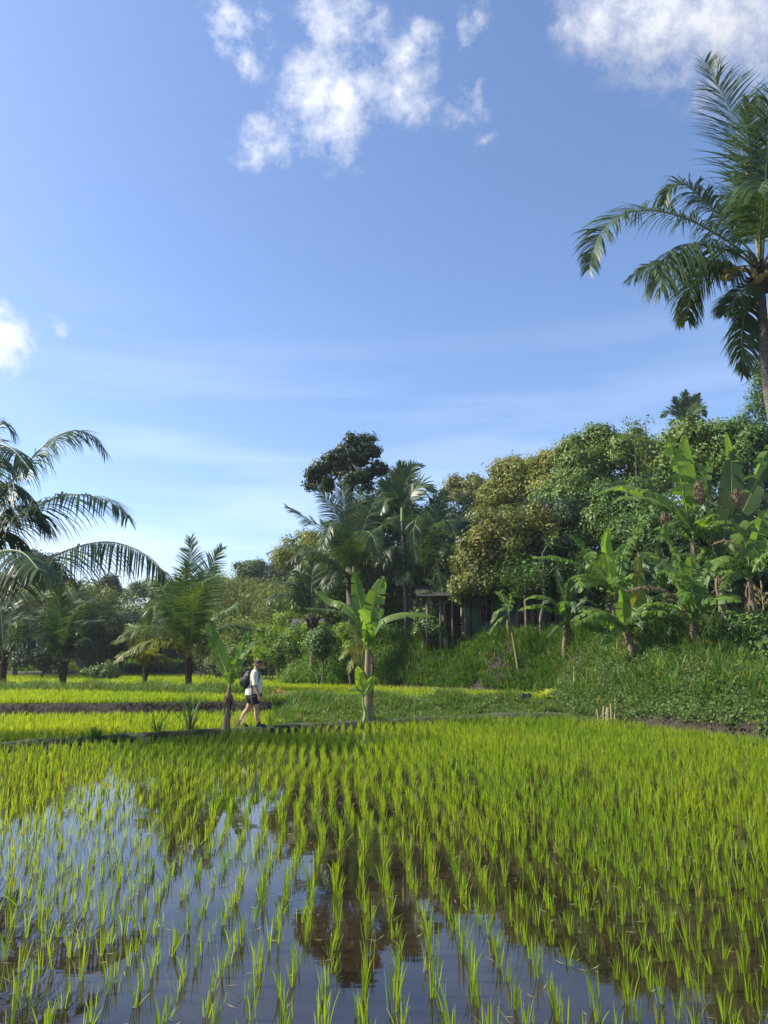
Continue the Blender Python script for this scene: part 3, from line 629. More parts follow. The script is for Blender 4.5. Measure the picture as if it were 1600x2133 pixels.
# --- middle palms by pixels
def hero_palm(basepx, toppx, D, fr, label, mats=None, r=.16, L=.75, wid=.05, seed=0, fib=.45, n=76, trunk=True, group=None, name='coconut_palm'):
    b = ground_at(basepx, D); tp = at(toppx[0], toppx[1], D)
    pt = thing(name, b, label, 'palm tree', group)
    if tp[2] - b[2] < 2.5:
        mbt = MB(); hh_ = tp[2] - b[2]; tube(mbt, [b - [0, 0, .1], (b + tp) / 2, tp], np.interp(np.linspace(0, 1, 24), [0, .5, 1], [r * .95, r * .8, r * .9]), seg=12, n=24, jit=.1, rng=np.random.default_rng(seed))
        mbt.build('trunk', M['coir'], pt); boots(pt, tp, r * .7, max(.15, hh_ * .7), seed)
    else:
        palm_trunk([b, (b * .5 + tp * .5) + [.03, 0, 0], tp], r, r * .8, pt, max(8, int((tp[2] - b[2]) * 5)))
        boots(pt, tp, r * 1.25, fib, seed)
    for i, f_ in enumerate(fr):
        pts, dD, Lk, dr, fc = f_[:5]
        frond(px_frond([toppx] + list(pts), D, dD), L=L * Lk, n=n, droop=dr, face=fc, parent=pt, seed=seed * 50 + i, rr=.035, wid=wid * .72, rnd=.22, mats=mats if len(f_) < 6 else f_[5])
    return pt
PY = [M['palm_young'], M['rachis']]; PYY = [M['palm_yellow'], M['rachis']]; PD = [M['palm'], M['rachis']]
hero_palm(393, (394, 1375), 31.5, [
    ([(396, 1300), (398, 1210), (398, 1122)], 1.0, .95, .25, .9),
    ([(388, 1290), (384, 1220), (392, 1178)], -1.5, .95, .6, .75),
    ([(405, 1290), (425, 1210), (462, 1142)], .5, .9, .3, .9),
    ([(410, 1290), (432, 1230), (448, 1180)], 2.5, .9, .4, .8),
    ([(380, 1320), (355, 1260), (330, 1212), (310, 1205)], 1.5, .8, .6, .6),
    ([(378, 1320), (345, 1270), (322, 1262), (318, 1290)], -1.5, .95, .8, .2),
    ([(370, 1335), (325, 1306), (280, 1308), (236, 1338)], -.5, .8, .9, .1),
    ([(375, 1345), (340, 1335), (300, 1340), (262, 1362)], -1.5, .75, .9, .1, PYY),
    ([(415, 1340), (440, 1295), (480, 1268), (522, 1238)], -.8, .75, .8, .25),
    ([(415, 1345), (445, 1315), (490, 1302), (548, 1316)], .5, .7, .9, .1),
    ([(412, 1355), (435, 1345), (455, 1360)], -1.2, .7, .8, .1, PYY),
    ([(400, 1310), (405, 1250), (420, 1215), (450, 1200)], -3, .9, .8, .2),
    ([(390, 1310), (370, 1250), (350, 1235), (335, 1262)], 3, .9, .8, .2)],
    'bright green young coconut palm, the tallest standing on the terrace bund left of the hiker', PY, .15, 1.05, .06, 3)
hero_palm(300, (303, 1395), 32.5, [
    ([(300, 1350), (305, 1310), (318, 1275)], .5, .8, .3, .8),
    ([(290, 1360), (270, 1330), (240, 1335)], -.5, .8, .8, .2),
    ([(290, 1370), (265, 1358), (243, 1378)], -1, .7, .9, .2),
    ([(310, 1360), (330, 1330), (352, 1345)], -.8, .8, .8, .2),
    ([(312, 1370), (335, 1365), (365, 1385)], .5, .7, .9, .2),
    ([(298, 1350), (285, 1310), (262, 1300)], 1.5, .8, .6, .4)],
    'small yellowish young palm just left of the tallest young palm', PYY, .10, .75, .05, 4, .25)
hero_palm(130, (133, 1385), 35, [
    ([(138, 1320), (150, 1260), (170, 1215)], 1, .9, .4, .8),
    ([(130, 1320), (125, 1260), (120, 1220)], -1, .9, .5, .8),
    ([(120, 1330), (95, 1285), (60, 1270)], .5, .9, .9, .2),
    ([(122, 1345), (95, 1320), (68, 1345)], -1.4, .9, .9, .2),
    ([(146, 1335), (172, 1300), (215, 1292)], -.6, .85, .9, .2),
    ([(146, 1345), (175, 1330), (195, 1345)], 1, .8, .9, .2),
    ([(128, 1310), (110, 1250), (80, 1232)], 2, .9, .6, .4),
    ([(140, 1320), (160, 1270), (190, 1250)], -2, .9, .7, .3)],
    'feathery green coconut palm on the bund under the big fronds, second from the left edge', PD, .20, 1.0, .055, 5)
hero_palm(5, (8, 1380), 34, [
    ([(5, 1310), (2, 1250), (10, 1200)], 1, .9, .4, .8),
    ([(20, 1330), (45, 1290), (75, 1290)], -.6, .9, .9, .2),
    ([(20, 1345), (45, 1330), (66, 1345)], -.6, .9, .9, .2),
    ([(0, 1330), (-30, 1280), (-80, 1270)], 1, .9, .9, .2),
    ([(0, 1345), (-35, 1330), (-70, 1360)], -1, .9, .9, .2),
    ([(15, 1320), (30, 1260), (55, 1235)], 2, .9, .5, .5)],
    'coconut palm cut by the left edge of the picture, leafy down to its short trunk', PD, .17, .95, .055, 6)
hero_palm(742, (735, 1215), 37, [
    ([(728, 1140), (718, 1070), (712, 1005)], 1, 1, .3, .85),
    ([(740, 1140), (742, 1080), (750, 1015)], 2, 1, .3, .85),
    ([(720, 1150), (695, 1110), (645, 1085), (597, 1056)], -1, .85, .5, .4),
    ([(715, 1185), (670, 1155), (615, 1135), (560, 1150)], -.4, .85, .9, .2),
    ([(715, 1190), (680, 1160), (640, 1148), (600, 1170)], -2, .9, .9, .1),
    ([(725, 1140), (700, 1070), (672, 1030), (660, 1010)], .5, .9, .4, .7),
    ([(748, 1140), (765, 1080), (790, 1030), (812, 1015)], .5, .9, .5, .7),
    ([(750, 1160), (775, 1110), (815, 1090), (850, 1120)], -1.2, .95, .9, .2),
    ([(750, 1180), (785, 1150), (820, 1160), (845, 1200)], -2, .9, .9, .2),
    ([(725, 1150), (705, 1100), (690, 1090), (672, 1140)], -3.2, 1, 1, .1),
    ([(742, 1150), (757, 1110), (775, 1115), (790, 1160)], -3.4, 1, 1, .1),
    ([(745, 1190), (760, 1180), (772, 1215)], -1.2, .8, .9, .2),
    ([(735, 1150), (730, 1090), (735, 1050), (745, 1040)], 4, 1, .8, .2),
    ([(722, 1195), (700, 1190), (680, 1225)], -1.5, .8, .9, .2)],
    'broad middle coconut palm, its arching silvery fronds in front of the dark round tree', PD, .17, 1.05, .06, 7, .7)
hero_palm(650, (652, 1290), 38, [
    ([(650, 1250), (650, 1210), (655, 1165)], 1, .9, .4, .8),
    ([(640, 1260), (620, 1220), (585, 1212)], .5, .9, .8, .2),
    ([(638, 1270), (612, 1240), (578, 1238), (562, 1252)], -1, .9, .9, .15),
    ([(662, 1260), (680, 1225), (705, 1215)], -1, .8, .8, .2),
    ([(664, 1270), (690, 1255), (705, 1275)], .6, .8, .8, .2),
    ([(645, 1250), (630, 1200), (612, 1180)], 1.6, .9, .5, .6)],
    'small coconut palm at the left end of the mound, below the broad middle palm', PD, .17, .95, .06, 8)
hero_palm(878, (880, 1235), 36, [
    ([(872, 1160), (862, 1090), (850, 1035)], 1, .95, .3, .85),
    ([(888, 1160), (905, 1090), (928, 1025)], 1, 1, .3, .85),
    ([(895, 1165), (930, 1110), (965, 1080), (1000, 1078)], 1.5, .95, .6, .4),
    ([(895, 1195), (925, 1155), (955, 1130), (985, 1118)], -1.2, .85, .9, .25),
    ([(868, 1165), (850, 1110), (825, 1080), (800, 1085)], 1.2, .95, .7, .4),
    ([(864, 1185), (838, 1145), (815, 1140), (800, 1175)], -1.2, .95, 1, .2),
    ([(878, 1160), (875, 1100), (872, 1072), (862, 1110), (866, 1170)], -2.4, .7, .9, .6),
    ([(890, 1150), (912, 1100), (935, 1085), (950, 1120)], -2.8, 1, .9, .2),
    ([(884, 1150), (890, 1080), (900, 1050)], 4, 1, .4, .6),
    ([(868, 1200), (850, 1190), (836, 1215)], -1.6, .8, .9, .2),
    ([(892, 1205), (915, 1195), (935, 1225)], -1.6, .8, .9, .2)],
    'coconut palm standing behind the shack end of the hut, dark trunk and upright fronds', PD, .19, 1.05, .06, 9, .8)
# a small palm frond plant low beside the central banana (yellowish) and one on the right
hero_palm(752, (752, 1400), 26, [
    ([(745, 1350), (738, 1320), (728, 1300)], .3, .7, .5, .6), ([(748, 1345), (745, 1310), (750, 1290)], .4, .7, .4, .8),
    ([(742, 1370), (725, 1355), (708, 1372)], -.4, .7, .9, .3), ([(756, 1360), (765, 1330), (778, 1325)], -.3, .7, .6, .5), ([(745, 1380), (735, 1378), (726, 1400)], -.3, .6, .9, .3)],
    'little palm seedling growing directly behind the central banana stem', [M['palm_yellow'], M['rachis']], .05, .42, .035, 10, .1, n=30, name='palm_seedling')
hero_palm(1432, (1440, 1345), 24, [
    ([(1425, 1300), (1395, 1270), (1365, 1275)], -.3, .8, .9, .2), ([(1430, 1295), (1410, 1255), (1380, 1245)], .5, .8, .8, .3),
    ([(1450, 1300), (1475, 1270), (1500, 1290)], .5, .8, .9, .3), ([(1440, 1290), (1438, 1250), (1442, 1225)], .5, .7, .5, .8), ([(1422, 1320), (1395, 1305), (1378, 1330)], -.5, .7, .9, .2)],
    'young palm with fan of thin leaflets beside the red stemmed banana on the right', PY, .07, .65, .04, 11, .15, n=34)
# --- areca palms
def areca(basepx, D, toppx, fr, label, seed, L=.7):
    b = ground_at(basepx, D); tp = at(*toppx, D)
    pt = thing('areca_palm', b, label, 'palm tree')
    mb = MB(); n = 60; tube(mb, [b, (b + tp) / 2 + [.05, 0, 0], tp], np.interp(np.linspace(0, 1, n), [0, .1, 1], [.13, .09, .075]) * (1 + .06 * (np.arange(n) % 3 == 0)), seg=9, n=n); mb.build('trunk', M['trunk'], pt)
    mb = MB(); tube(mb, [tp, tp + [0, 0, .9]], [.09, .07], seg=8, n=4); mb.build('crownshaft', M['midrib'], pt)
    for i, (pts, dD, fc) in enumerate(fr):
        frond(px_frond([(toppx[0], toppx[1] - .6 / pxm(D))] + list(pts), D, dD), L=L, n=24, droop=.35, face=fc, parent=pt, seed=seed + i, rr=.03, wid=.10, rnd=.12, aspan=(60, 15), pet=.1)
areca(846, 36, (838, 1085), [([(835, 1020), (835, 965)], .5, .9), ([(845, 1010), (860, 975), (878, 970)], .3, .7), ([(828, 1035), (810, 1010), (792, 1005)], -.3, .6), ([(850, 1035), (875, 1012), (905, 1022)], -.4, .5), ([(852, 1045), (885, 1030), (898, 1045)], 1, .3), ([(825, 1040), (805, 1040), (795, 1065)], -1, .3), ([(835, 1030), (825, 990), (820, 980)], 1.5, .6)],
      'slim areca palm with a thin straight trunk between the two middle coconut palms', 300, .8)
areca(1436, 42, (1430, 905), [([(1425, 850), (1428, 815)], .5, .9), ([(1437, 850), (1456, 822)], .5, .9), ([(1420, 860), (1405, 830)], .4, .8), ([(1418, 870), (1398, 858), (1380, 868)], -.3, .5), ([(1442, 865), (1458, 848), (1468, 865)], -.3, .5), ([(1420, 878), (1408, 875), (1398, 885)], -1, .3), ([(1440, 868), (1452, 865), (1460, 885)], -1.2, .3), ([(1435, 850), (1445, 835), (1462, 832)], 1.5, .6)],
      'small areca palm crown poking out against the sky above the right hand trees', 340, .62)
# ------------------------------------------------------------------ bananas
def banana_leaf(ctrl, W=.28, face=.3, vee=.25, droop=.5, tear=.4, mats=None, parent=None, seed=0, name='leaf', label=None, pet=.10, m=46, rr=.024):
    rg = np.random.default_rng(seed + 5000); mb = MB(); P, Tn, LL = catmull(ctrl, m + 1)
    tube(mb, P[::4], [rr, rr * .8, rr * .55, rr * .3, rr * .1], seg=6, n=24, m=1, cap=False)
    U = norm(UP * (1 - face) + np.array([0, -1., 0]) * face)
    S = norm(np.cross(Tn, U) + 1e-4)
    for i in range(1, len(S)):
        if S[i] @ S[i - 1] < 0: S[i] = -S[i]
    Nn = np.cross(S, Tn)
    if (Nn @ U).mean() < 0: Nn = -Nn
    t_ = np.linspace(0, 1, m + 1); q = np.clip((t_ - pet) / (1 - pet), 0, 1)
    w = W * np.clip(np.sin(np.pi * np.clip(q, 0, 1) ** .8), 0, 1) ** .55; w[q <= 0] = 0
    i0 = int(np.argmax(q > 0))
    for s_ in (-1, 1):
        i = i0
        while i < m:
            k = 1 if rg.random() < tear * .5 else int(rg.integers(1, max(2, int(14 * (1 - tear)) + 2)))
            j = min(m, i + k); idx = np.arange(i, j + 1); gd = droop * rg.uniform(.5, 1.5); gv = vee + rg.normal(0, .12 + .25 * tear); sk = rg.normal(0, .25 * tear)
            gap = .07 + .27 * tear
            cen = (i + j) / 2; rows = []
            for a, rr_ in enumerate((0, .33, .67, 1.)):
                ws = idx + (cen - idx) * gap * rr_ if j > i else idx
                Pi = np.stack([np.interp(ws, np.arange(m + 1), P[:, c]) for c in range(3)], 1)
                wi = np.interp(ws, np.arange(m + 1), w) * rr_
                d = norm(S[idx] * s_ * math.cos(gv) + Nn[idx] * math.sin(gv) + Tn[idx] * (.22 + sk) + np.array([0, 0, -1.]) * gd * rr_ * 1.1)
                rows.append(Pi + d * wi[:, None] + Nn[idx] * (rg.normal(0, .006)))
            V = np.stack(rows, 1); n_ = len(idx); b = (np.arange(n_ - 1) * 4)[:, None]; kk = np.arange(3)[None]
            mb.add(V.reshape(-1, 3), np.stack([b + kk, b + kk + 1, b + kk + 5, b + kk + 4], -1).reshape(-1, 4), 0)
            i = j
    o = mb.build(name, mats or [M['banana'], M['midrib']], parent, smooth=False)
    if label: o['label'] = label
    return o
def hang_dead(root, c, n, L, r, seed, name='dead_leaf'):
    rg = np.random.default_rng(seed); mb = MB()
    for i in range(n):
        a = rg.uniform(0, 6.28); p = np.array(c) + [math.cos(a) * r, math.sin(a) * r, rg.uniform(-.1, .1)]
        l = L * rg.uniform(.6, 1.2); q = p + [math.cos(a) * .07, math.sin(a) * .07, -l * .5]; e = q + [rg.normal(0, .06), rg.normal(0, .06), -l * .5]
        k = 9; P_, T_, _ = catmull([p, q, e], k); wd = norm(np.cross(T_, [math.cos(a + rg.normal(0, .6)), math.sin(a), .1])) * (.055 * np.sin(np.linspace(.4, 2.9, k)) * rg.uniform(.5, 1.3))[:, None]
        wd += rg.normal(0, .008, wd.shape); V = np.stack([P_ - wd, P_ + wd], 1).reshape(-1, 3); b = np.arange(k - 1) * 2
        mb.add(V, np.stack([b, b + 1, b + 3, b + 2], 1))
    return mb.build(name, M['sheath'], root)
def banana(basepx, D, toppx, leaves, label, seed=0, r=.10, mats=None, dry=0, stem='stem', dD0=0, dead=6):
    b = ground_at(basepx, D); tp = at(toppx[0], toppx[1], D + dD0)
    pt = thing('banana_plant', b, label, 'banana plant')
    rg = np.random.default_rng(seed); mb = MB(); L = np.linalg.norm(tp - b)
    tube(mb, [b - [0, 0, .05], b * .66 + tp * .34 + [rg.normal(0, .03), 0, 0], b * .33 + tp * .67, tp], [r * 1.35, r * 1.05, r * .85, r * .5], seg=10, n=max(10, int(L * 8)), jit=.05, rng=rg)
    mb.build('pseudostem', M[stem], pt)
    if dry:
        mb = MB()
        for i in range(int(dry * 9)):
            f0 = rg.uniform(0, .75); p = b + (tp - b) * f0; q = b + (tp - b) * (f0 + rg.uniform(.12, .3)); a = rg.uniform(0, 6.28); o_ = np.array([math.cos(a), math.sin(a), 0]) * r * (1.25 - .6 * f0)
            k = 7; P_, T_, _ = catmull([p + o_ * 1.05, (p + q) / 2 + o_ * 1.15, q + o_ * rg.uniform(1, 1.9)], k); wd = np.cross(T_, o_ / np.linalg.norm(o_)) * (r * .45 * np.sin(np.linspace(.5, 2.9, k)))[:, None]
            V = np.stack([P_ - wd, P_ + wd], 1).reshape(-1, 3); bb = np.arange(k - 1) * 2; mb.add(V, np.stack([bb, bb + 1, bb + 3, bb + 2], 1))
        mb.build('dry_sheath', M['sheath'], pt)
    if dead: hang_dead(pt, tp - [0, 0, .1], dead, min(L * .45, .9), r * .7, seed + 9)
    na = 0 if seed in (1, 2, 3, 7) else (9 if seed >= 10 else 5)
    for i in range(na):
        az = rg.uniform(0, 6.28); cv = auto_frond(tp, az, rg.uniform(.7, 1.25), rg.uniform(1.2, 2.1), rg.uniform(1.3, 1.9) * (1 if D > 29 else 1.15), 10)
        banana_leaf(cv, W=rg.uniform(.17, .30), face=.2, droop=.8, tear=rg.uniform(.5, .95), parent=pt, seed=seed * 91 + i, mats=[M['banana_dark'], M['midrib']] if rg.random() < .3 else None)
    for i, lf in enumerate(leaves):
        pts, dD, W, kw = lf; W = W * (1.3 if seed >= 10 else 1.0)
        if seed >= 5 and 'mats' not in kw: kw = kw | dict(tear=max(kw.get('tear', .4), .6))
        banana_leaf(np.array([tp + (at(*p, D + dD0 + dD * (k + 1) / len(pts)) - tp) for k, p in enumerate([toppx] + pts)]) if False else px_frond([toppx] + pts, D + dD0, dD), W=W, parent=pt, seed=seed * 37 + i, **({'mats': mats} | kw if mats else kw))
    return pt
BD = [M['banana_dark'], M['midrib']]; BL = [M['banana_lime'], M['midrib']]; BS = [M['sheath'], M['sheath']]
# beside the hiker
banana(470, path_at(470, .02), (478, 1432), [
    ([(472, 1400), (455, 1355), (432, 1298)], .3, .185, dict(face=.9, vee=.1, droop=.1, tear=.25, pet=.12)),
    ([(488, 1395), (502, 1360), (518, 1312)], .4, .15, dict(face=.75, vee=.3, droop=.15, tear=.45)),
    ([(488, 1398), (508, 1360), (540, 1334), (574, 1326)], .9, .12, dict(face=.3, vee=.25, droop=.3, tear=.3)),
    ([(482, 1400), (490, 1385), (492, 1372)], -.4, .17, dict(face=.8, vee=.1, droop=.2, tear=.2))],
    'slim banana plant with broad upright leaves and dry brown stem, right behind the hiker', 1, .075, None, 1.2, 'stem_dry', dead=5)
# centre
banana(767, path_at(767, .4), (766, 1352), [
    ([(764, 1320), (752, 1265), (742, 1215), (738, 1188)], .3, .22, dict(face=.9, vee=.1, droop=.08, tear=.15)),
    ([(768, 1318), (776, 1270), (790, 1225), (800, 1200)], -.2, .30, dict(face=.95, vee=.1, droop=.1, tear=.4)),
    ([(755, 1322), (735, 1290), (700, 1272), (632, 1266)], -.8, .22, dict(face=.25, vee=.1, droop=.9, tear=.75, mats=BD)),
    ([(760, 1318), (738, 1278), (710, 1255), (690, 1250), (655, 1228)], .9, .22, dict(face=.5, vee=.1, droop=.6, tear=.25)),
    ([(776, 1322), (795, 1292), (830, 1278), (870, 1277), (908, 1285)], -.6, .20, dict(face=.35, vee=.05, droop=.8, tear=.12)),
    ([(766, 1320), (758, 1290), (745, 1270)], -1.0, .2, dict(face=.6, vee=.1, droop=.4, tear=.4)),
    ([(772, 1320), (782, 1290), (800, 1268)], 1.2, .2, dict(face=.6, vee=.1, droop=.4, tear=.4))],
    'pale stemmed banana plant with two big upright leaves, alone on the path in the middle', 2, .115, None, .5, 'stem', dead=5)
banana(757, path_at(757, .15), (757, 1452), [
    ([(755, 1435), (750, 1410), (744, 1388)], -.15, .15, dict(face=.95, vee=.1, droop=.05, tear=.05)),
    ([(765, 1437), (772, 1422), (778, 1408)], .1, .12, dict(face=.9, vee=.1, droop=.2, tear=.05)),
    ([(752, 1440), (742, 1434), (725, 1438)], -.2, .11, dict(face=.3, vee=.1, droop=.5, tear=.2, mats=[M['banana'], M['midrib']]))],
    'knee high banana sucker with fresh lime leaves at the foot of the middle banana plant', 3, .04, BL, 0, 'midrib', dead=0)
# bananas by the hut
banana(930, 33.6, (925, 1262), [([(922, 1235), (918, 1210), (912, 1185)], .2, .22, dict(face=.85, tear=.2)), ([(912, 1245), (892, 1232), (868, 1236)], -.3, .2, dict(tear=.3)), ([(938, 1242), (960, 1225), (985, 1228)], -.3, .22, dict(tear=.3)), ([(935, 1238), (950, 1212), (965, 1205)], .6, .22, dict(tear=.4, face=.5)), ([(915, 1240), (900, 1215), (880, 1205)], .6, .22, dict(tear=.4, face=.5))],
    'banana plant in front of the lean-to end of the hut', 5, .09, BD, .3)
banana(965, 33.8, (966, 1270), [([(975, 1250), (990, 1235), (1010, 1240)], -.3, .2, dict(tear=.4)), ([(955, 1255), (940, 1245), (925, 1255)], -.3, .2, dict(tear=.4)), ([(968, 1240), (972, 1220), (985, 1205)], .4, .2, dict(tear=.3, face=.6)), ([(975, 1262), (990, 1268), (998, 1285)], -.3, .16, dict(tear=.3))],
    'low banana plant between the lean-to and the first window of the hut', 6, .08, BD, .3)
banana(1082, 30, (1060, 1280), [([(1050, 1268), (1035, 1275), (1022, 1300)], -.2, .15, dict(tear=.5, droop=.7)), ([(1048, 1285), (1032, 1300), (1018, 1322)], -.5, .12, dict(tear=.3, droop=.8)), ([(1062, 1262), (1068, 1240), (1080, 1228)], .3, .18, dict(tear=.4, face=.6)), ([(1055, 1262), (1045, 1240), (1030, 1232)], .5, .18, dict(tear=.4, face=.5))],
    'leaning thin banana plant before the teal wall of the hut', 7, .05, None, .2, dead=2)
banana(1178, 28, (1180, 1292), [([(1175, 1250), (1165, 1210), (1160, 1180)], .3, .2, dict(face=.85, tear=.3)), ([(1188, 1255), (1200, 1210), (1215, 1170)], .3, .2, dict(face=.85, tear=.3)), ([(1165, 1272), (1145, 1250), (1125, 1262)], -.4, .18, dict(tear=.5)), ([(1196, 1270), (1220, 1250), (1245, 1262)], -.4, .18, dict(tear=.5)), ([(1170, 1300), (1155, 1310), (1142, 1328)], -.6, .14, dict(tear=.4, droop=.8)), ([(1180, 1250), (1182, 1220), (1190, 1200)], -.5, .18, dict(face=.7, tear=.3))],
    'dark stemmed banana plant standing alone right of the second hut window', 8, .095, BD, .6, 'stem_dry')
# right hand cluster
banana(1318, 24.5, (1284, 1235), [
    ([(1272, 1190), (1262, 1140), (1268, 1098)], .3, .18, dict(face=.85, vee=.2, droop=.1, tear=.15, mats=BL)),
    ([(1262, 1205), (1235, 1165), (1205, 1132), (1188, 1112)], .2, .20, dict(face=.55, droop=.4, tear=.85)),
    ([(1255, 1210), (1215, 1180), (1160, 1160), (1105, 1162)], -.4, .16, dict(face=.3, droop=.8, tear=.8)),
    ([(1292, 1195), (1300, 1150), (1325, 1110), (1352, 1080)], .3, .20, dict(face=.6, droop=.7, tear=.8)),
    ([(1270, 1200), (1245, 1160), (1232, 1150), (1222, 1190)], -1.1, .22, dict(face=.3, droop=.8, tear=.7)),
    ([(1295, 1215), (1320, 1195), (1345, 1220)], -.8, .2, dict(face=.3, droop=.8, tear=.6)),
    ([(1280, 1200), (1285, 1160), (1300, 1140)], 1.5, .2, dict(face=.5, droop=.5, tear=.6))],
    'leaning banana plant with a furled lime leaf, in front of the big green trees', 10, .12, None, .8, 'stem_dry')
banana(1325, 23.5, (1305, 1320), [
    ([(1290, 1295), (1262, 1275), (1225, 1272), (1188, 1295)], -.3, .2, dict(face=.3, droop=.8, tear=.75)),
    ([(1295, 1305), (1272, 1325), (1248, 1350)], -.4, .13, dict(face=.5, droop=.5, tear=.4)),
    ([(1315, 1290), (1335, 1265), (1352, 1240)], -.2, .18, dict(face=.5, droop=.3, tear=.4)),
    ([(1298, 1280), (1298, 1250), (1292, 1225)], -.3, .2, dict(face=.8, droop=.2, tear=.2, mats=[M['banana'], M['midrib']])),
    ([(1318, 1300), (1340, 1290), (1362, 1310)], .5, .18, dict(face=.3, droop=.8, tear=.5)),
    ([(1310, 1285), (1330, 1235), (1330, 1180), (1328, 1150)], .6, .16, dict(face=.8, droop=.2, tear=.2, mats=[M['palm_yellow'], M['midrib']]))],
    'short banana plant with thick leaning brown stem fronting the right hand cluster', 11, .14, None, 1.2, 'stem_dry')
banana(1345, 25.5, (1338, 1262), [([(1335, 1225), (1322, 1190), (1300, 1175)], .4, .2, dict(tear=.6, face=.4)), ([(1345, 1220), (1365, 1180), (1395, 1165)], .2, .2, dict(tear=.6, face=.4)), ([(1338, 1215), (1340, 1170), (1350, 1135)], .3, .22, dict(tear=.4, face=.8)), ([(1325, 1245), (1300, 1240), (1280, 1265)], -.5, .2, dict(tear=.5))],
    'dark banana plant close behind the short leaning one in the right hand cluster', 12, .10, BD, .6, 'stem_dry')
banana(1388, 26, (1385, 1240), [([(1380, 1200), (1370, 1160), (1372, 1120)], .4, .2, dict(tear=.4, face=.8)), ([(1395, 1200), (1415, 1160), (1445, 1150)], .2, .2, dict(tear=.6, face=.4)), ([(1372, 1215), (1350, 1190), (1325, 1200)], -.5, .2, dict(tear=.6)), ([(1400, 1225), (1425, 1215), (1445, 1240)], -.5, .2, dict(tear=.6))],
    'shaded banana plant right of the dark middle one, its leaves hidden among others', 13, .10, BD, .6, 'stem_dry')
banana(1462, 23, (1440, 1300), [
    ([(1432, 1260), (1410, 1215), (1375, 1160), (1335, 1150)], -.2, .22, dict(face=.4, droop=.7, tear=.6)),
    ([(1436, 1255), (1425, 1200), (1400, 1140), (1365, 1100)], .3, .2, dict(face=.5, droop=.6, tear=.75)),
    ([(1442, 1250), (1442, 1205), (1438, 1150)], -.1, .26, dict(face=.9, droop=.1, tear=.25)),
    ([(1450, 1255), (1468, 1200), (1500, 1170), (1525, 1180)], -.2, .22, dict(face=.4, droop=.6, tear=.5)),
    ([(1428, 1270), (1395, 1235), (1345, 1222), (1300, 1232)], -.5, .13, dict(face=.3, droop=.8, tear=.95, mats=BS, label='dead brown hanging leaf')),
    ([(1452, 1265), (1480, 1245), (1508, 1262)], -.6, .2, dict(face=.3, droop=.8, tear=.4)),
    ([(1440, 1260), (1430, 1235), (1425, 1240), (1415, 1262)], -1.0, .2, dict(face=.4, droop=.7, tear=.3))],
    'reddish stemmed banana plant with one long dead brown leaf, nearest on the right bank', 14, .12, None, .9, 'stem_dry')
banana(1468, 26, (1442, 1130), [
    ([(1432, 1070), (1418, 1000), (1402, 940), (1395, 905)], .2, .42, dict(face=.85, vee=.1, droop=.35, tear=.8)),
    ([(1425, 1080), (1390, 1040), (1340, 1020), (1290, 1012), (1240, 1030)], -.5, .26, dict(face=.3, droop=.8, tear=.45)),
    ([(1428, 1085), (1400, 1055), (1350, 1038), (1300, 1035), (1275, 1045)], .9, .26, dict(face=.3, droop=.8, tear=.55)),
    ([(1440, 1060), (1430, 990), (1425, 930), (1428, 905)], .8, .26, dict(face=.9, vee=.2, droop=.2, tear=.15, mats=BL)),
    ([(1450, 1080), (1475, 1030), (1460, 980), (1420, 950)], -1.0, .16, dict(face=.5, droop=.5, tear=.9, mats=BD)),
    ([(1448, 1075), (1458, 1020), (1470, 980), (1485, 960)], .5, .3, dict(face=.7, droop=.3, tear=.5)),
    ([(1436, 1100), (1415, 1085), (1390, 1095), (1378, 1130)], -1.2, .2, dict(face=.4, droop=.7, tear=.6))],
    'tall banana plant with one huge torn upright leaf and long leaves arching left', 15, .16, None, .4, 'stem', dead=4)
banana(1512, 26.5, (1498, 1190), [
    ([(1490, 1130), (1482, 1080), (1468, 1050)], .3, .2, dict(face=.7, droop=.3, tear=.5)),
    ([(1505, 1130), (1520, 1060), (1525, 1000), (1522, 940)], .2, .40, dict(face=.95, vee=.1, droop=.05, tear=.08, mats=BD)),
    ([(1512, 1130), (1528, 1050), (1520, 960), (1512, 900)], 1.0, .22, dict(face=.9, vee=.2, droop=.1, tear=.2, mats=BL)),
    ([(1510, 1150), (1545, 1110), (1585, 1080), (1625, 1085)], -.3, .26, dict(face=.4, droop=.7, tear=.4)),
    ([(1515, 1130), (1550, 1060), (1580, 1000), (1605, 960)], .6, .34, dict(face=.75, droop=.4, tear=.3, mats=BD)),
    ([(1492, 1160), (1470, 1140), (1452, 1165)], -.8, .2, dict(face=.3, droop=.7, tear=.4)),
    ([(1508, 1140), (1560, 1020), (1600, 940), (1630, 920)], 1.6, .3, dict(face=.6, droop=.5, tear=.7))],
    'banana plant with a broad unbroken dark upright leaf, right of the tall torn one', 16, .15, None, .5, 'stem', dead=4)
banana(1575, 24.5, (1562, 1210), [
    ([(1558, 1160), (1545, 1110), (1520, 1080)], .2, .26, dict(face=.5, droop=.5, tear=.6)),
    ([(1570, 1150), (1585, 1090), (1600, 1060)], .2, .26, dict(face=.8, droop=.3, tear=.5)),
    ([(1550, 1180), (1520, 1160), (1485, 1170), (1470, 1195)], -.5, .22, dict(face=.3, droop=.8, tear=.5)),
    ([(1555, 1190), (1525, 1195), (1500, 1230)], -.9, .22, dict(face=.3, droop=.8, tear=.4)),
    ([(1575, 1180), (1605, 1165), (1640, 1190)], -.5, .24, dict(face=.3, droop=.8, tear=.5)),
    ([(1572, 1170), (1600, 1130), (1640, 1110)], .8, .24, dict(face=.4, droop=.7, tear=.5)),
    ([(1556, 1175), (1540, 1140), (1510, 1125), (1480, 1135)], .8, .1, dict(face=.3, droop=.8, tear=.95, mats=BS, label='dead brown hanging leaf'))],
    'leafy banana plant farthest right, over the dark shade at the edge of the picture', 17, .15, None, .6, 'stem_dry')
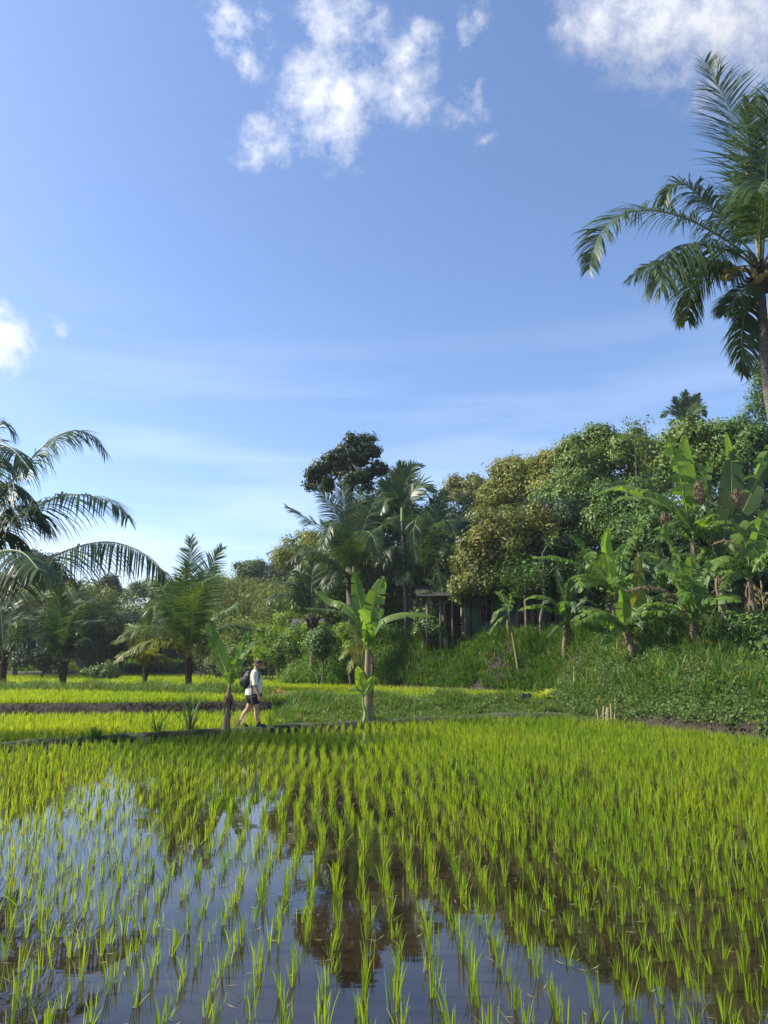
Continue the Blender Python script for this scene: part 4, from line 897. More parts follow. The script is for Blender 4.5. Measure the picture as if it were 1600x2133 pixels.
# fruit and dead flower bunches
def dead_bunch(px, py, D, r, l, label, seed):
    rg = np.random.default_rng(seed); c = at(px, py, D); mb = MB(); n = 260
    z = rg.uniform(-l / 2, l / 2, n); a = rg.uniform(0, 6.28, n); rad = r * np.sqrt(np.clip(1 - (z / (l * .55)) ** 2, .05, 1)) * rg.uniform(.5, 1, n)
    C = c + np.stack([np.cos(a) * rad, np.sin(a) * rad, z], 1); nn = norm(np.stack([np.cos(a), np.sin(a), rg.normal(0, .3, n)], 1))
    leafs(mb, C, nn, rg.uniform(.08, .18, n), .3, rg, droop=1.2)
    tag(mb.build('dry_palm_flower_bunch', M['sheath'], None, tuple(c)), label, 'dried bunch', 'dried brown bunches among the bananas')
dead_bunch(1456, 1025, 25.6, .22, .75, 'long dried brown bunch hanging beside the huge torn banana leaf', 1)
dead_bunch(1538, 1038, 26.0, .32, .6, 'round dried brown bunch between the broad dark leaf and the right edge', 2)
dead_bunch(1385, 1085, 25.4, .22, .55, 'dried reddish brown bunch under the arching banana leaves', 3)
# banana fruit bunch at right edge
c = at(1588, 1240, 22.5); ft = thing('banana_fruit_bunch', c, 'green banana bunch hanging at the right edge of the picture', 'fruit')
for i in range(22):
    a = rng.uniform(0, 6.28); z = rng.uniform(-.3, .25); p = c + [math.cos(a) * .10, math.sin(a) * .10, z]; q = c + [math.cos(a) * .22, math.sin(a) * .22, z + .12]
    mb = MB(); tube(mb, [p, (p + q) / 2 + [math.cos(a) * .04, math.sin(a) * .04, -.01], q], [.02, .028, .008], seg=6, n=6); mb.build('banana', M['coconut'], ft)
mb = MB(); tube(mb, [c + [0, 0, .45], c, c - [0, 0, .45]], .025, seg=6, n=6); mb.build('fruit_stalk', M['stem'], ft)
# ------------------------------------------------------------------ trees
def crown_mesh(ells, lumps, tufts, per, leaf, wr, seed, lr=.3, tr=.28, up=.15, droop=.35):
    rg = np.random.default_rng(seed); mb = MB(); LC = []
    for (c, r) in ells:
        c = np.array(c); r = np.array(r); vol = float(np.prod(r) ** (1 / 3))
        d = norm(rg.normal(size=(lumps, 3))); d[:, 2] = np.where(d[:, 2] < -.45, -d[:, 2] * .5, d[:, 2]); d = norm(d)
        lc = c + d * r * rg.uniform(.5, 1.06, (lumps, 1)); ls = vol * lr * rg.uniform(.5, 1.3, lumps)
        for p_, s_ in zip(lc, ls): LC.append((p_, s_, c))
    Lp = np.array([a[0] for a in LC]); Ls = np.array([a[1] for a in LC]); Lc = np.array([a[2] for a in LC])
    k = np.repeat(np.arange(len(Lp)), tufts); d = norm(rg.normal(size=(len(k), 3)) + norm(Lp - Lc)[k] * .5 + [0, 0, up])
    Tc = Lp[k] + d * (Ls[k] * rg.uniform(.7, 1.1, len(k)))[:, None]
    kk = np.repeat(np.arange(len(Tc)), per); off = rg.normal(size=(len(kk), 3)) * tr * np.array([1, 1, .7])
    C = Tc[kk] + off; nn = norm(off / tr * .5 + d[kk] * .7 + [0, 0, .35] + rg.normal(0, .35, off.shape))
    leafs(mb, C, nn, leaf * rg.uniform(.6, 1.3, len(C)), wr, rg, droop=droop)
    return mb, Lp
def tree(px, D, ell_px, kind, label, seed, lumps=26, tufts=16, per=22, leaf=.2, wr=.5, tr=.28, lr=.3, trunk_r=.2, trunk_top=None, group=None, cat='tree', name='tree', depth=1.0, droop=.35):
    b = ground_at(px, D); s = pxm(D) * 1.04
    ells = [(at(e[0], e[1], D + (e[4] if len(e) > 4 else 0)), (e[2] * s, max(e[2], e[3]) * s * depth, e[3] * s)) for e in ell_px]
    pt = thing(name, b, label, cat, group)
    mb, Lp = crown_mesh(ells, lumps, tufts, per, leaf, wr, seed, lr, tr, droop=droop); mb.build('crown', TREEM[kind], pt)
    rg = np.random.default_rng(seed + 1); mb = MB(); c = np.array(ells[-1][0]); c0 = c - [0, 0, ells[-1][1][2] * .75]
    if c0[2] < b[2] + .6: c0 = b + [0, 0, .6]
    tube(mb, [b - [0, 0, .1], b * .5 + c0 * .5 + [rg.normal(0, .12), 0, 0], c0], [trunk_r * 1.25, trunk_r, trunk_r * .75], seg=8, n=12, jit=.06, rng=rg)
    for p_ in Lp[rg.permutation(len(Lp))[:14]]:
        m1_ = c0 * .45 + p_ * .55 + rg.normal(0, .15, 3); tube(mb, [c0, m1_, p_], [trunk_r * .5, trunk_r * .3, trunk_r * .08], seg=5, n=7)
    mb.build('trunk', M['bark'], pt)
    return pt
G1 = 'trees of the wood behind the hut'; G2 = 'trees on the far side of the left paddies'
tree(735, 41, [(748, 922, 26, 16), (702, 953, 24, 15), (683, 977, 20, 13), (660, 990, 18, 12), (767, 943, 20, 14), (745, 962, 24, 15), (722, 980, 24, 14), (761, 990, 24, 13), (787, 980, 16, 13), (665, 1010, 24, 12), (735, 1010, 45, 18), (725, 945, 16, 14)], 'dark', 'dark round topped tree standing out against the sky above the middle palm', 11, lumps=8, tufts=9, per=17, leaf=.26, wr=.42, tr=.17, lr=.34, trunk_r=.25, group=G1)
tree(625, 50, [(628, 1155, 55, 45), (655, 1195, 50, 50)], 'yellow', 'rounded yellow green tree left of the broad middle palm', 12, lumps=26, tufts=18, per=20, leaf=.2, lr=.24, group=G1)
tree(975, 56, [(965, 1030, 42, 38), (990, 1060, 50, 60)], 'brown', 'brownish hazy tree behind the upright palm fronds, left end of the skyline trees', 13, lumps=26, tufts=18, per=18, leaf=.22, lr=.24, group=G1)
tree(1075, 48, [(1075, 1000, 58, 45), (1050, 1050, 50, 55), (1105, 1040, 60, 70)], 'yellow', 'yellow green domed tree with cauliflower clumps at the middle of the skyline', 14, lumps=30, tufts=18, per=20, leaf=.19, lr=.22, group=G1)
tree(1160, 46, [(1160, 980, 48, 42), (1165, 1040, 60, 70)], 'yellow', 'lighter green tree just right of the yellow green domed tree', 15, lumps=26, tufts=18, per=20, leaf=.19, lr=.24, group=G1)
tree(1228, 44, [(1225, 945, 50, 52), (1215, 1010, 65, 75)], 'mid', 'mid green tree with the highest crown left of the thin stemmed saplings', 16, lumps=26, tufts=20, per=20, leaf=.215, lr=.25, group=G1)
tree(1330, 43, [(1310, 955, 52, 50), (1345, 1000, 55, 75)], 'mid', 'dense green tree behind the thin stemmed saplings right of the highest crown', 17, lumps=28, tufts=20, per=20, leaf=.2, lr=.25, group=G1)
tree(1075, 33, [(1040, 1120, 58, 50, -.5), (1000, 1170, 48, 45, 0), (1080, 1190, 70, 50, 0), (1095, 1110, 55, 55, .5), (1020, 1215, 42, 24, -.3), (985, 1222, 28, 18, -.6), (1085, 1225, 50, 20, 0)], 'brown', 'brown tinged tree whose crown hangs low over the hut windows', 18, lumps=24, tufts=17, per=20, leaf=.16, wr=.45, lr=.25, tr=.22, trunk_r=.10, group=G1)
tree(1128, 34, [(1140, 1100, 70, 50, 1), (1150, 1170, 70, 70, 0)], 'dark', 'dark green tree right beside the brown tinged one, over the hut roof', 19, lumps=26, tufts=18, per=20, leaf=.17, wr=.45, lr=.26, tr=.22, trunk_r=.11, group=G1)
tree(1215, 38, [(1200, 1070, 75, 60, 1), (1235, 1120, 70, 70, 0)], 'mid', 'bushy green tree in the middle of the wood above the leaning banana plant', 20, lumps=28, tufts=18, per=20, leaf=.215, lr=.25, group=G1)
tree(1300, 36, [(1290, 1060, 70, 55, 1), (1320, 1120, 80, 70, 0)], 'fine', 'green tree behind the furled lime banana leaf', 21, lumps=28, tufts=18, per=20, leaf=.17, lr=.25, group=G1)
tree(1450, 37, [(1440, 930, 55, 38, 0), (1495, 925, 55, 40, 0), (1450, 1000, 90, 70, 0)], 'mid', 'green tree below the small areca crown on the skyline', 22, lumps=26, tufts=18, per=20, leaf=.215, lr=.25, group=G1)
tree(1560, 35, [(1560, 930, 60, 45, 0), (1590, 1010, 80, 80, 0)], 'fine', 'dark leafy tree behind the bananas at the right edge', 23, lumps=26, tufts=18, per=20, leaf=.17, lr=.25, group=G1)
tree(1615, 30, [(1605, 790, 40, 45, 0), (1600, 860, 48, 42, 0), (1640, 830, 60, 80, 0)], 'fine', 'feathery fine leafed tree behind the trunk of the tall coconut palm', 24, lumps=16, tufts=13, per=20, leaf=.12, wr=.4, lr=.28, tr=.2, group=G1)
tree(1385, 33, [(1380, 1130, 85, 80, 0), (1400, 1220, 90, 70, 0)], 'fine', 'shaded tree filling the wood behind the right hand bananas', 25, lumps=26, tufts=18, per=20, leaf=.17, lr=.26, group=G1)
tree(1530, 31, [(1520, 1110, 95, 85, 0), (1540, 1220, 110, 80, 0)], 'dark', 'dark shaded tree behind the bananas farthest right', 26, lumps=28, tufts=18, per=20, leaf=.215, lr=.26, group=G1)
tree(1235, 34, [(1235, 1200, 65, 48, 0)], 'mid', 'low leafy tree over the right end of the hut', 27, lumps=24, tufts=15, per=18, leaf=.17, lr=.26, trunk_r=.09, group=G1)
tree(820, 44, [(815, 1120, 85, 75, 0), (790, 1200, 90, 60, 0)], 'dark', 'dark tree filling the gap between the two coconut palms in the middle', 28, lumps=28, tufts=18, per=20, leaf=.2, lr=.26, group=G1)
tree(935, 45, [(935, 1110, 60, 70, 0), (935, 1190, 70, 60, 0)], 'dark', 'dark tree behind the palm fronds at the left end of the hut', 29, lumps=26, tufts=18, per=20, leaf=.2, lr=.26, group=G1)
tree(700, 46, [(700, 1200, 80, 70, 0), (690, 1270, 80, 40, 0)], 'mid', 'green tree hidden behind the trunk of the broad middle palm', 30, lumps=26, tufts=18, per=18, leaf=.2, lr=.26, group=G1)
tree(800, 43, [(810, 1065, 28, 32, 0), (770, 1080, 35, 40, 0)], 'mid', 'light green tree top between the dark round tree and the slim areca palm', 31, lumps=18, tufts=14, per=18, leaf=.2, lr=.26, group=G1)
# left background
tree(100, 60, [(85, 1190, 42, 36, 0), (90, 1240, 60, 50, 0)], 'dark', 'dark domed tree behind the arching left frond', 50, leaf=.24, per=18, group=G2)
tree(185, 56, [(180, 1255, 70, 32, 0), (150, 1300, 90, 50, 0)], 'olive', 'olive green spreading tree under the tip of the arching frond', 51, leaf=.22, per=18, group=G2)
tree(228, 76, [(222, 1232, 26, 26, 0), (225, 1270, 32, 36, 0)], 'dark', 'dark narrow tree on the far ridge left of the gap of sky', 52, leaf=.28, per=18, group=G2)
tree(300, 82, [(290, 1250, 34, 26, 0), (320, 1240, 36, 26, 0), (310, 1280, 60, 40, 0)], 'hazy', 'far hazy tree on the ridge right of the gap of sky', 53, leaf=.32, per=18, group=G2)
tree(370, 72, [(365, 1245, 30, 32, 0), (350, 1300, 60, 45, 0)], 'mid', 'green tree on the slope directly behind the tallest young palm', 54, leaf=.28, per=18, group=G2)
tree(30, 56, [(30, 1270, 70, 50, 0), (40, 1330, 80, 50, 0)], 'olive', 'olive tree at the left edge behind the palms', 55, leaf=.22, per=18, group=G2)
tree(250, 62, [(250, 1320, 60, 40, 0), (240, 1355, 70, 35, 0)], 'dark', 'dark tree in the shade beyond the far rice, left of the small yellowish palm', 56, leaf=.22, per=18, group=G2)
tree(330, 62, [(330, 1340, 60, 42, 0)], 'dark', 'dark low tree beyond the far rice behind the small yellowish palm', 57, leaf=.22, per=18, group=G2)
tree(90, 50, [(85, 1375, 45, 30, 0)], 'dark', 'dark round bush beside the left palms', 58, leaf=.18, per=18, group=G2, trunk_r=.1)
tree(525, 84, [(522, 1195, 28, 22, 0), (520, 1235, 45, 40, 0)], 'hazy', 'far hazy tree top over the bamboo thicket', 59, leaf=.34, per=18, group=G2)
tree(578, 84, [(575, 1205, 26, 20, 0), (575, 1240, 40, 40, 0)], 'dark', 'far dark tree top right of the hazy one, over the bamboo thicket', 60, leaf=.34, per=18, group=G2)
tree(440, 78, [(445, 1235, 36, 30, 0), (440, 1290, 60, 50, 0)], 'olive', 'olive tree behind the right side of the tallest young palm', 61, leaf=.3, per=18, group=G2)
tree(-40, 60, [(-60, 1230, 70, 60, 0)], 'mid', 'green tree partly outside the left edge of the picture', 62, leaf=.24, per=18, group=G2)
# bamboo clumps
def bamboo(px, D, toppy, width, label, seed, kind='olive'):
    rg = np.random.default_rng(seed); b = ground_at(px, D); s = pxm(D); tp = at(px, toppy, D)[2]; Hh = tp - b[2]
    pt = thing('bamboo_clump', b, label, 'bamboo', 'bamboo thicket beyond the far rice'); mb = MB(); lb = MB(); C = []
    for i in range(26):
        a = rg.uniform(0, 6.28); r0 = rg.uniform(0, .6); sp_ = width * s * rg.uniform(.2, 1.05); h = Hh * rg.uniform(.72, 1.02)
        p0 = b + [math.cos(a) * r0, math.sin(a) * r0, 0]; p1 = p0 + [math.cos(a) * sp_ * .3, math.sin(a) * sp_ * .3, h * .6]; p2 = p0 + [math.cos(a) * sp_ * .75, math.sin(a) * sp_ * .75, h * .95]; p3 = p0 + [math.cos(a) * sp_ * 1.15, math.sin(a) * sp_ * 1.15, h * .9]
        tube(mb, [p0, p1, p2, p3], [.05, .045, .025, .01], seg=5, n=12)
        P_, _, _ = catmull([p0, p1, p2, p3], 40); C.append(np.repeat(P_[9:], 22, axis=0))
    C = np.vstack(C); C = C + rg.normal(0, .45, C.shape) * [1, 1, .8] - [0, 0, .12]
    leafs(lb, C, norm(rg.normal(0, .7, C.shape) + [0, 0, .6]), rg.uniform(.18, .34, len(C)), .2, rg, droop=.7)
    mb.build('culms', M['bamboo_green'], pt); lb.build('foliage', TREEM[kind], pt)
bamboo(490, 56, 1195, 60, 'feathery bamboo clump just right of the tallest young palm', 1)
bamboo(540, 54, 1200, 55, 'feathery bamboo clump in the middle of the thicket', 2)
bamboo(590, 50, 1215, 50, 'feathery bamboo clump at the right end of the thicket beside the palms', 3)
bamboo(435, 60, 1250, 55, 'lower bamboo clump behind the trunk of the tallest young palm', 4)
bamboo(190, 60, 1270, 60, 'bamboo clump on the left behind the second palm', 5)
bamboo(510, 47, 1290, 45, 'low bamboo clump at the front of the thicket above the fence', 6)
# shrubs at the left foot of the mound
def shrub(px, D, cy, rx, ry, kind, label, seed, leaf=.13, per=18, lumps=12, wr=.55):
    return tree(px, D, [(px, cy, rx, ry, 0), (px + rx * .15, cy + ry * .9, rx * .85, ry * .8, 0)], kind, label, seed, lumps=lumps, tufts=12, per=per, leaf=leaf, wr=wr, lr=.32, tr=.15, trunk_r=.05, cat='shrub', name='shrub', group='shrubs around the paddies')
shrub(560, 42, 1345, 35, 38, 'lime', 'light green shrub left of the mound behind the hiker', 80)
shrub(610, 40, 1350, 32, 36, 'mid', 'green shrub at the left foot of the mound', 81)
shrub(520, 46, 1365, 32, 28, 'mid', 'green shrub directly behind the head of the hiker', 82)
shrub(640, 39.5, 1325, 32, 30, 'lime', 'light green shrub under the small palm on the mound', 83)
shrub(600, 43, 1300, 22, 20, 'lime', 'tall leafy shrub beside the little dark roof', 84)
shrub(735, 35, 1320, 22, 26, 'lime', 'bright lime shrub behind the upright banana leaves', 85)
shrub(465, 50, 1385, 28, 20, 'olive', 'olive shrub behind the bamboo fence', 86)
shrub(215, 47, 1400, 28, 14, 'mid', 'low green shrub beside the far left rice', 87)
shrub(1345, 25, 1370, 26, 26, 'lime', 'yellow green shrub between the banana stems on the right', 89)
shrub(1400, 26, 1360, 30, 30, 'mid', 'green shrub behind the reddish banana stem', 90)
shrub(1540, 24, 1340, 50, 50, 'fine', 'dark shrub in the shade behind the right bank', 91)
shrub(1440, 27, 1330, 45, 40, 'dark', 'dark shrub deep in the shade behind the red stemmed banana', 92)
shrub(1600, 22, 1370, 35, 45, 'fine', 'shrub at the right edge above the bank', 93)
shrub(905, 34.0, 1305, 26, 16, 'fine', 'low shrub in front of the open lean-to shed', 94)
shrub(885, 34.2, 1290, 20, 22, 'mid', 'leafy shrub at the left corner of the open lean-to shed', 99)
shrub(668, 36.5, 1335, 24, 26, 'mid', 'green shrub in front of the small palm trunk on the mound', 101)
shrub(1120, 33.4, 1315, 14, 16, 'mid', 'small shrub beside the red door of the hut', 97)
shrub(1245, 31, 1310, 30, 24, 'fine', 'shrub hiding the right end of the hut', 98)
# under-wood filling the gaps behind everything
mb = MB()
def fillmass(x0, x1, y0, y1, n, h0, h1, leaf):
    x = rng.uniform(x0, x1, n); y = rng.uniform(y0, y1, n); z = T(x, y) + rng.uniform(h0, h1, n) * (1 + .35 * wob(x * .35, y * .35)); C = np.stack([x, y, z], 1)
    C = C[inview(C, 100)]; leafs(mb, C, norm(rng.normal(0, .6, C.shape) + [-.2, -.3, .7]), rng.uniform(.6, 1.3, len(C)) * leaf, .5, rng)
fillmass(-60, 0, 66, 72, 60000, 0, 4.5, .34); fillmass(-60, 5, 88, 94, 26000, 0, 4.5, .5)
fillmass(-4, 24, 46, 49, 42000, 0, 7.5, .28); fillmass(10.5, 24, 33, 35, 30000, 0, 4.2, .2); fillmass(-4.5, 1.5, 43, 45, 14000, 0, 3.2, .2)
tag(mb.build('undergrowth', TREEM['mid']), 'dense leafy undergrowth filling the wood behind the trees', 'undergrowth', kind='stuff')
# thin stemmed saplings against the sky
for i, (px, py, bx, lb_) in enumerate([(1345, 885, 1350, 'tallest'), (1322, 900, 1330, 'left'), (1372, 920, 1365, 'right')]):
    D = 40; b = ground_at(bx, D); pt = thing('sapling', b, {'tallest': 'thin stemmed sapling with a leafy tip, the tallest of three on the skyline', 'left': 'thin sapling left of the tallest on the skyline', 'right': 'thin sapling right of the tallest on the skyline'}[lb_], 'tree', 'thin saplings on the skyline')
    tp = at(px, py, D); mb = MB(); tube(mb, [b, b * .5 + tp * .5 + [.1, 0, 0], tp], [.07, .05, .02], seg=5, n=10)
    lb = MB(); C = []
    rg = np.random.default_rng(i + 400)
    for k in range(14):
        f_ = rg.uniform(.6, 1); p = b + (tp - b) * f_; a = rg.uniform(0, 6.28); q = p + [math.cos(a) * .8, math.sin(a) * .8, .35]; tube(mb, [p, (p + q) / 2 + [0, 0, .1], q], [.02, .015, .006], seg=4, n=4); C.append(q + rg.normal(0, .22, (40, 3)))
    C.append(tp + rg.normal(0, .28, (60, 3))); C = np.vstack(C); leafs(lb, C, norm(rg.normal(0, .5, C.shape) + [0, 0, 1]), rg.uniform(.14, .26, len(C)), .35, rg)
    mb.build('trunk', M['bark'], pt); lb.build('crown', TREEM['mid'], pt)
# slender tree trunks standing in front of the hut
for i, (bx, D, tx_, ty, lab) in enumerate([(1098, 31, 1092, 1190, 'thin crooked tree trunk before the red door of the hut'), (1128, 30, 1130, 1150, 'slim pale trunk between the door and the second window'), (1215, 31.5, 1228, 1200, 'pale smooth trunk right of the dark stemmed banana'), (1205, 32, 1195, 1200, 'thin leaning trunk close left of the pale smooth trunk')]):
    b = ground_at(bx, D); tp = at(tx_, ty, D); pt = thing('slender_tree', b, lab, 'tree', 'slender trees in front of the hut')
    rg = np.random.default_rng(i + 700); mb = MB(); m0 = b * .5 + tp * .5 + [rg.normal(0, .15), 0, 0]; tube(mb, [b - [0, 0, .1], b * .75 + tp * .25 + [rg.normal(0, .06), 0, 0], m0, tp], [.08, .065, .055, .03], seg=7, n=16, jit=.04, rng=rg)
    C = []
    for k in range(9):
        f_ = rg.uniform(.5, 1); p = b + (tp - b) * f_; q = p + np.array([rg.normal(0, .6), rg.normal(0, .6), rg.uniform(.2, .7)]); tube(mb, [p, (p + q) / 2, q], [.03, .02, .008], seg=4, n=4); C.append(q + rg.normal(0, .25, (110, 3)))
    lb = MB(); C = np.vstack(C); leafs(lb, C, norm(rg.normal(0, .5, C.shape) + [0, 0, 1]), rg.uniform(.1, .2, len(C)), .5, rg)
    mb.build('trunk', M['old_wood'] if i in (1, 2) else M['bark'], pt); lb.build('crown', TREEM['fine'], pt)
# ------------------------------------------------------------------ hut
D = 35.0; xl = at(882, 1300, D)[0]; xr = at(1262, 1300, D)[0]; zf = 2.66; ze = zf + 2.15
def X(px): return at(px, 1300, D)[0]
hb = (X(1070), D, zf)
hut = thing('hut', hb, 'long low village hut with faded teal and woven walls under the trees', 'house')
W0 = X(972)
def wallbox(x0, x1, m, z0=zf, z1=ze, y=D): mb = MB(); box(mb, x0, x1, y, y + .08, z0, z1); return mb.build('wall', M[m], hut)
# front wall is made of panels butted round the openings
wins = [(X(1003), X(1024)), (X(1137), X(1156))]; door = (X(1082), X(1104)); wz0, wz1 = zf + .75, zf + 1.75
mb = MB()
cuts = [(W0, wins[0][0]), (wins[0][1], door[0])]
for a, b_ in cuts: box(mb, a, b_, D, D + .08, zf, ze)
box(mb, wins[0][0], wins[0][1], D, D + .08, zf, wz0); box(mb, wins[0][0], wins[0][1], D, D + .08, wz1, ze)
for k in np.arange(W0 + .2, door[0] - .05, .28):
    if not (wins[0][0] - .05 < k < wins[0][1] + .05): box(mb, k, k + .02, D - .012, D - .001, zf + .03, ze - .03)
mb.build('wall', M['teal_wall'], hut)
mb = MB(); box(mb, door[1], wins[1][0], D, D + .08, zf, ze); box(mb, wins[1][1], X(1262), D, D + .08, zf, ze); box(mb, wins[1][0], wins[1][1], D, D + .08, zf, wz0); box(mb, wins[1][0], wins[1][1], D, D + .08, wz1, ze); box(mb, door[0], door[1], D, D + .08, zf + 1.95, ze)
mb.build('wall', M['woven_wall'], hut)
mb = MB(); box(mb, W0, W0 + .08, D + .085, D + 5, zf, ze + .3); box(mb, X(1262) - .08, X(1262), D + .085, D + 5, zf, ze + .3); box(mb, W0, X(1262), D + 5.005, D + 5.1, zf, ze); mb.build('wall', M['woven_wall'], hut)
for i, (a, b_) in enumerate(wins):
    mb = MB(); f_ = .07
    box(mb, a - f_, a, D - .06, D - .003, wz0 - f_, wz1 + f_); box(mb, b_, b_ + f_, D - .06, D - .003, wz0 - f_, wz1 + f_); box(mb, a, b_, D - .06, D - .003, wz1, wz1 + f_); box(mb, a, b_, D - .06, D - .003, wz0 - f_, wz0)
    c_ = (a + b_) / 2; box(mb, c_ - .02, c_ + .02, D + .005, D + .04, wz0, wz1); box(mb, a, c_ - .021, D + .005, D + .04, wz1 - .36, wz1 - .32); box(mb, c_ + .021, b_, D + .005, D + .04, wz1 - .36, wz1 - .32)
    fr = mb.build('window', M['pink_wood'], hut); mb = MB(); box(mb, a + .002, b_ - .002, D + .045, D + .055, wz0 + .002, wz1 - .002); mb.build('pane', M['glass'], fr)
mb = MB(); box(mb, door[0] + .002, door[1] - .002, D + .02, D + .06, zf, zf + 1.94)
for r_ in range(3): box(mb, door[0] + .08, door[1] - .08, D + .0, D + .019, zf + .15 + r_ * .6, zf + .6 + r_ * .6)
dr = mb.build('door', M['red_wood'], hut); mb = MB(); ellipsoid(mb, (door[1] - .06, D - .01, zf + .95), (.025, .03, .025)); mb.build('handle', M['old_wood'], dr)
for px in (975, 1000, 1052, 1080, 1106, 1134, 1160, 1200, 1240):
    mb = MB(); box(mb, X(px) - .05, X(px) + .05, D - 1.15, D - 1.05, zf - .1, ze - .08); mb.build('post', M['dark_wood'], hut)
def corr_roof(x0, x1, ya, za, yb, zb, th=.03, nx=None):
    nx = nx or int((x1 - x0) / .09); xs = np.linspace(x0, x1, nx); wv = .018 * np.sin(xs / .18 * 6.28)
    mb = MB(); rows = []
    for (y, z) in ((ya, za), ((ya + yb) / 2, (za + zb) / 2 - .03), (yb, zb)): rows.append(np.stack([xs, np.full(nx, y), z + wv], 1))
    for y, z in ((yb, zb), ((ya + yb) / 2, (za + zb) / 2 - .03), (ya, za)): rows.append(np.stack([xs, np.full(nx, y), z + wv - th], 1))
    V = np.stack(rows, 0); k = len(rows); i = np.arange(k)[:, None] * nx; j = np.arange(nx - 1)[None]; i2 = ((np.arange(k) + 1) % k)[:, None] * nx
    mb.add(V.reshape(-1, 3), np.stack([i + j, i + j + 1, i2 + j + 1, i2 + j], -1).reshape(-1, 4)); return mb
corr_roof(W0 - .5, X(1262) + .5, D - 1.4, ze - .1, D + 2.5, ze + 1.5).build('roof', M['roof'], hut)
corr_roof(W0 - .5, X(1262) + .5, D + 5.6, ze - .1, D + 2.52, ze + 1.5).build('roof', M['roof'], hut)
mb = MB(); box(mb, W0 - .3, X(1262) + .3, D - .9, D - .01, zf - .28, zf - .02); mb.build('floor_slab', M['dark_wood'], hut)
mb = MB(); box(mb, X(1068), X(1100), D - 1.45, D - .92, zf - .3, zf - .12); mb.build('step', M['concrete'], hut)
# lean-to shed
sx0, sx1 = X(880), X(968)
shed = thing('lean_to_shed', ((sx0 + sx1) / 2, D, zf), 'open dark lean-to shed with a sagging grey roof at the left end of the hut', 'shed')
corr_roof(sx0 - .35, sx1 + .1, D - 2.0, ze - .35, D + 2, ze + .9).build('roof', M['roof'], shed)
for px in (886, 912, 936, 962): mb = MB(); box(mb, X(px) - .05, X(px) + .05, D - 1.7, D - 1.6, zf - .4, ze - .32); mb.build('post', M['old_wood'], shed)
mb = MB()
for k in range(7): box(mb, sx0, sx1 - .15, D - 1.0 + .01 * (k % 2), D - .97 + .01 * (k % 2), zf - .2 + k * .14, zf - .09 + k * .14)
mb.build('plank_wall', M['dark_wood'], shed); mb = MB(); box(mb, sx0, sx1, D + 1.8, D + 1.9, zf - .2, ze + .5); mb.build('back_wall', M['dark_wood'], shed)
mb = MB(); tube(mb, [(X(905), D - 1.75, ze - .75), (X(930), D - 1.78, ze - .55), (X(955), D - 1.75, ze - .4)], .03, seg=6, n=5); mb.build('rail', M['old_wood'], shed)
# small roof left of the mound and far pale roofs
def small_house(px, py, D, w, h, d, wallm, roofm, label, rise=.8):
    c = at(px, py, D); z0 = float(T(c[0], D)) ; z1 = c[2]
    root = thing('small_house', (c[0], D, z0), label, 'house'); mb = MB(); box(mb, c[0] - w / 2, c[0] + w / 2, D, D + d, z0 - .3, z1); mb.build('wall', M[wallm], root)
    mb = MB(); box(mb, c[0] - w * .2, c[0] + w * .1, D - .03, D - .004, z1 - 1.2, z1 - .4); mb.build('window', M['glass'], root)
    corr_roof(c[0] - w / 2 - .4, c[0] + w / 2 + .4, D - .6, z1 - .1, D + d / 2, z1 + rise).build('roof', M[roofm], root); corr_roof(c[0] - w / 2 - .4, c[0] + w / 2 + .4, D + d + .6, z1 - .1, D + d / 2 + .02, z1 + rise).build('roof', M[roofm], root)
small_house(640, 1308, 41, 1.0, 1.4, 1.6, 'dark_wood', 'roof', 'little dark hut roof half hidden by shrubs left of the mound', .55)
small_house(278, 1266, 74, 1.5, 2.0, 3, 'plaster', 'roof_white', 'far house with a pale roof showing between the trees on the left hill', 1.1)
small_house(214, 1275, 72, 1.2, 2.0, 3, 'plaster', 'roof_white', 'second far pale roof, lower left of the other on the left hill', .9)
# ------------------------------------------------------------------ fence, stakes, stones, small plants
fa, fb_ = gp(405, 1408, .5), gp(575, 1404, .5); D = 46
f0 = ground_at(415, D); f1 = ground_at(590, D); fr = thing('bamboo_fence', (f0 + f1) / 2, 'rickety thin bamboo fence at the edge of the far rice behind the hiker', 'fence')
for i in range(16):
    p = f0 + (f1 - f0) * i / 15 + [rng.normal(0, .06), 0, 0]; mb = MB(); tube(mb, [p - [0, 0, .1], p + [rng.normal(0, .05), 0, rng.uniform(.9, 1.25)]], .03, seg=5, n=3); mb.build('stake', M['old_wood'], fr)
for z in (.45, .8, 1.05):
    mb = MB(); tube(mb, [f0 + [-.1, -.04, z], (f0 + f1) / 2 + [0, -.04, z + rng.normal(0, .05)], f1 + [.1, -.04, z]], .026, seg=5, n=8); mb.build('rail', M['old_wood'], fr)
for i, (px, py0, py1, rr_) in enumerate([(1249, 1505, 1480, .018), (1255, 1506, 1474, .018), (1261, 1506, 1478, .02), (1266, 1507, 1476, .016), (1274, 1508, 1468, .022), (1278, 1507, 1488, .018)]):
    b = gp(px, py0, .03); b = at(px, py0, 20.6 + .05 * i); tp = at(px + rng.normal(0, 3), py1 - 3, b[1]); mb = MB(); tube(mb, [b - [0, 0, .2], tp], rr_, seg=7, n=4)
    tag(mb.build('bamboo_stake', M['bamboo'], None, tuple(b)), 'short pale bamboo stake in the little row at the edge of the right bank', 'stake', 'bamboo stakes at the foot of the right bank')
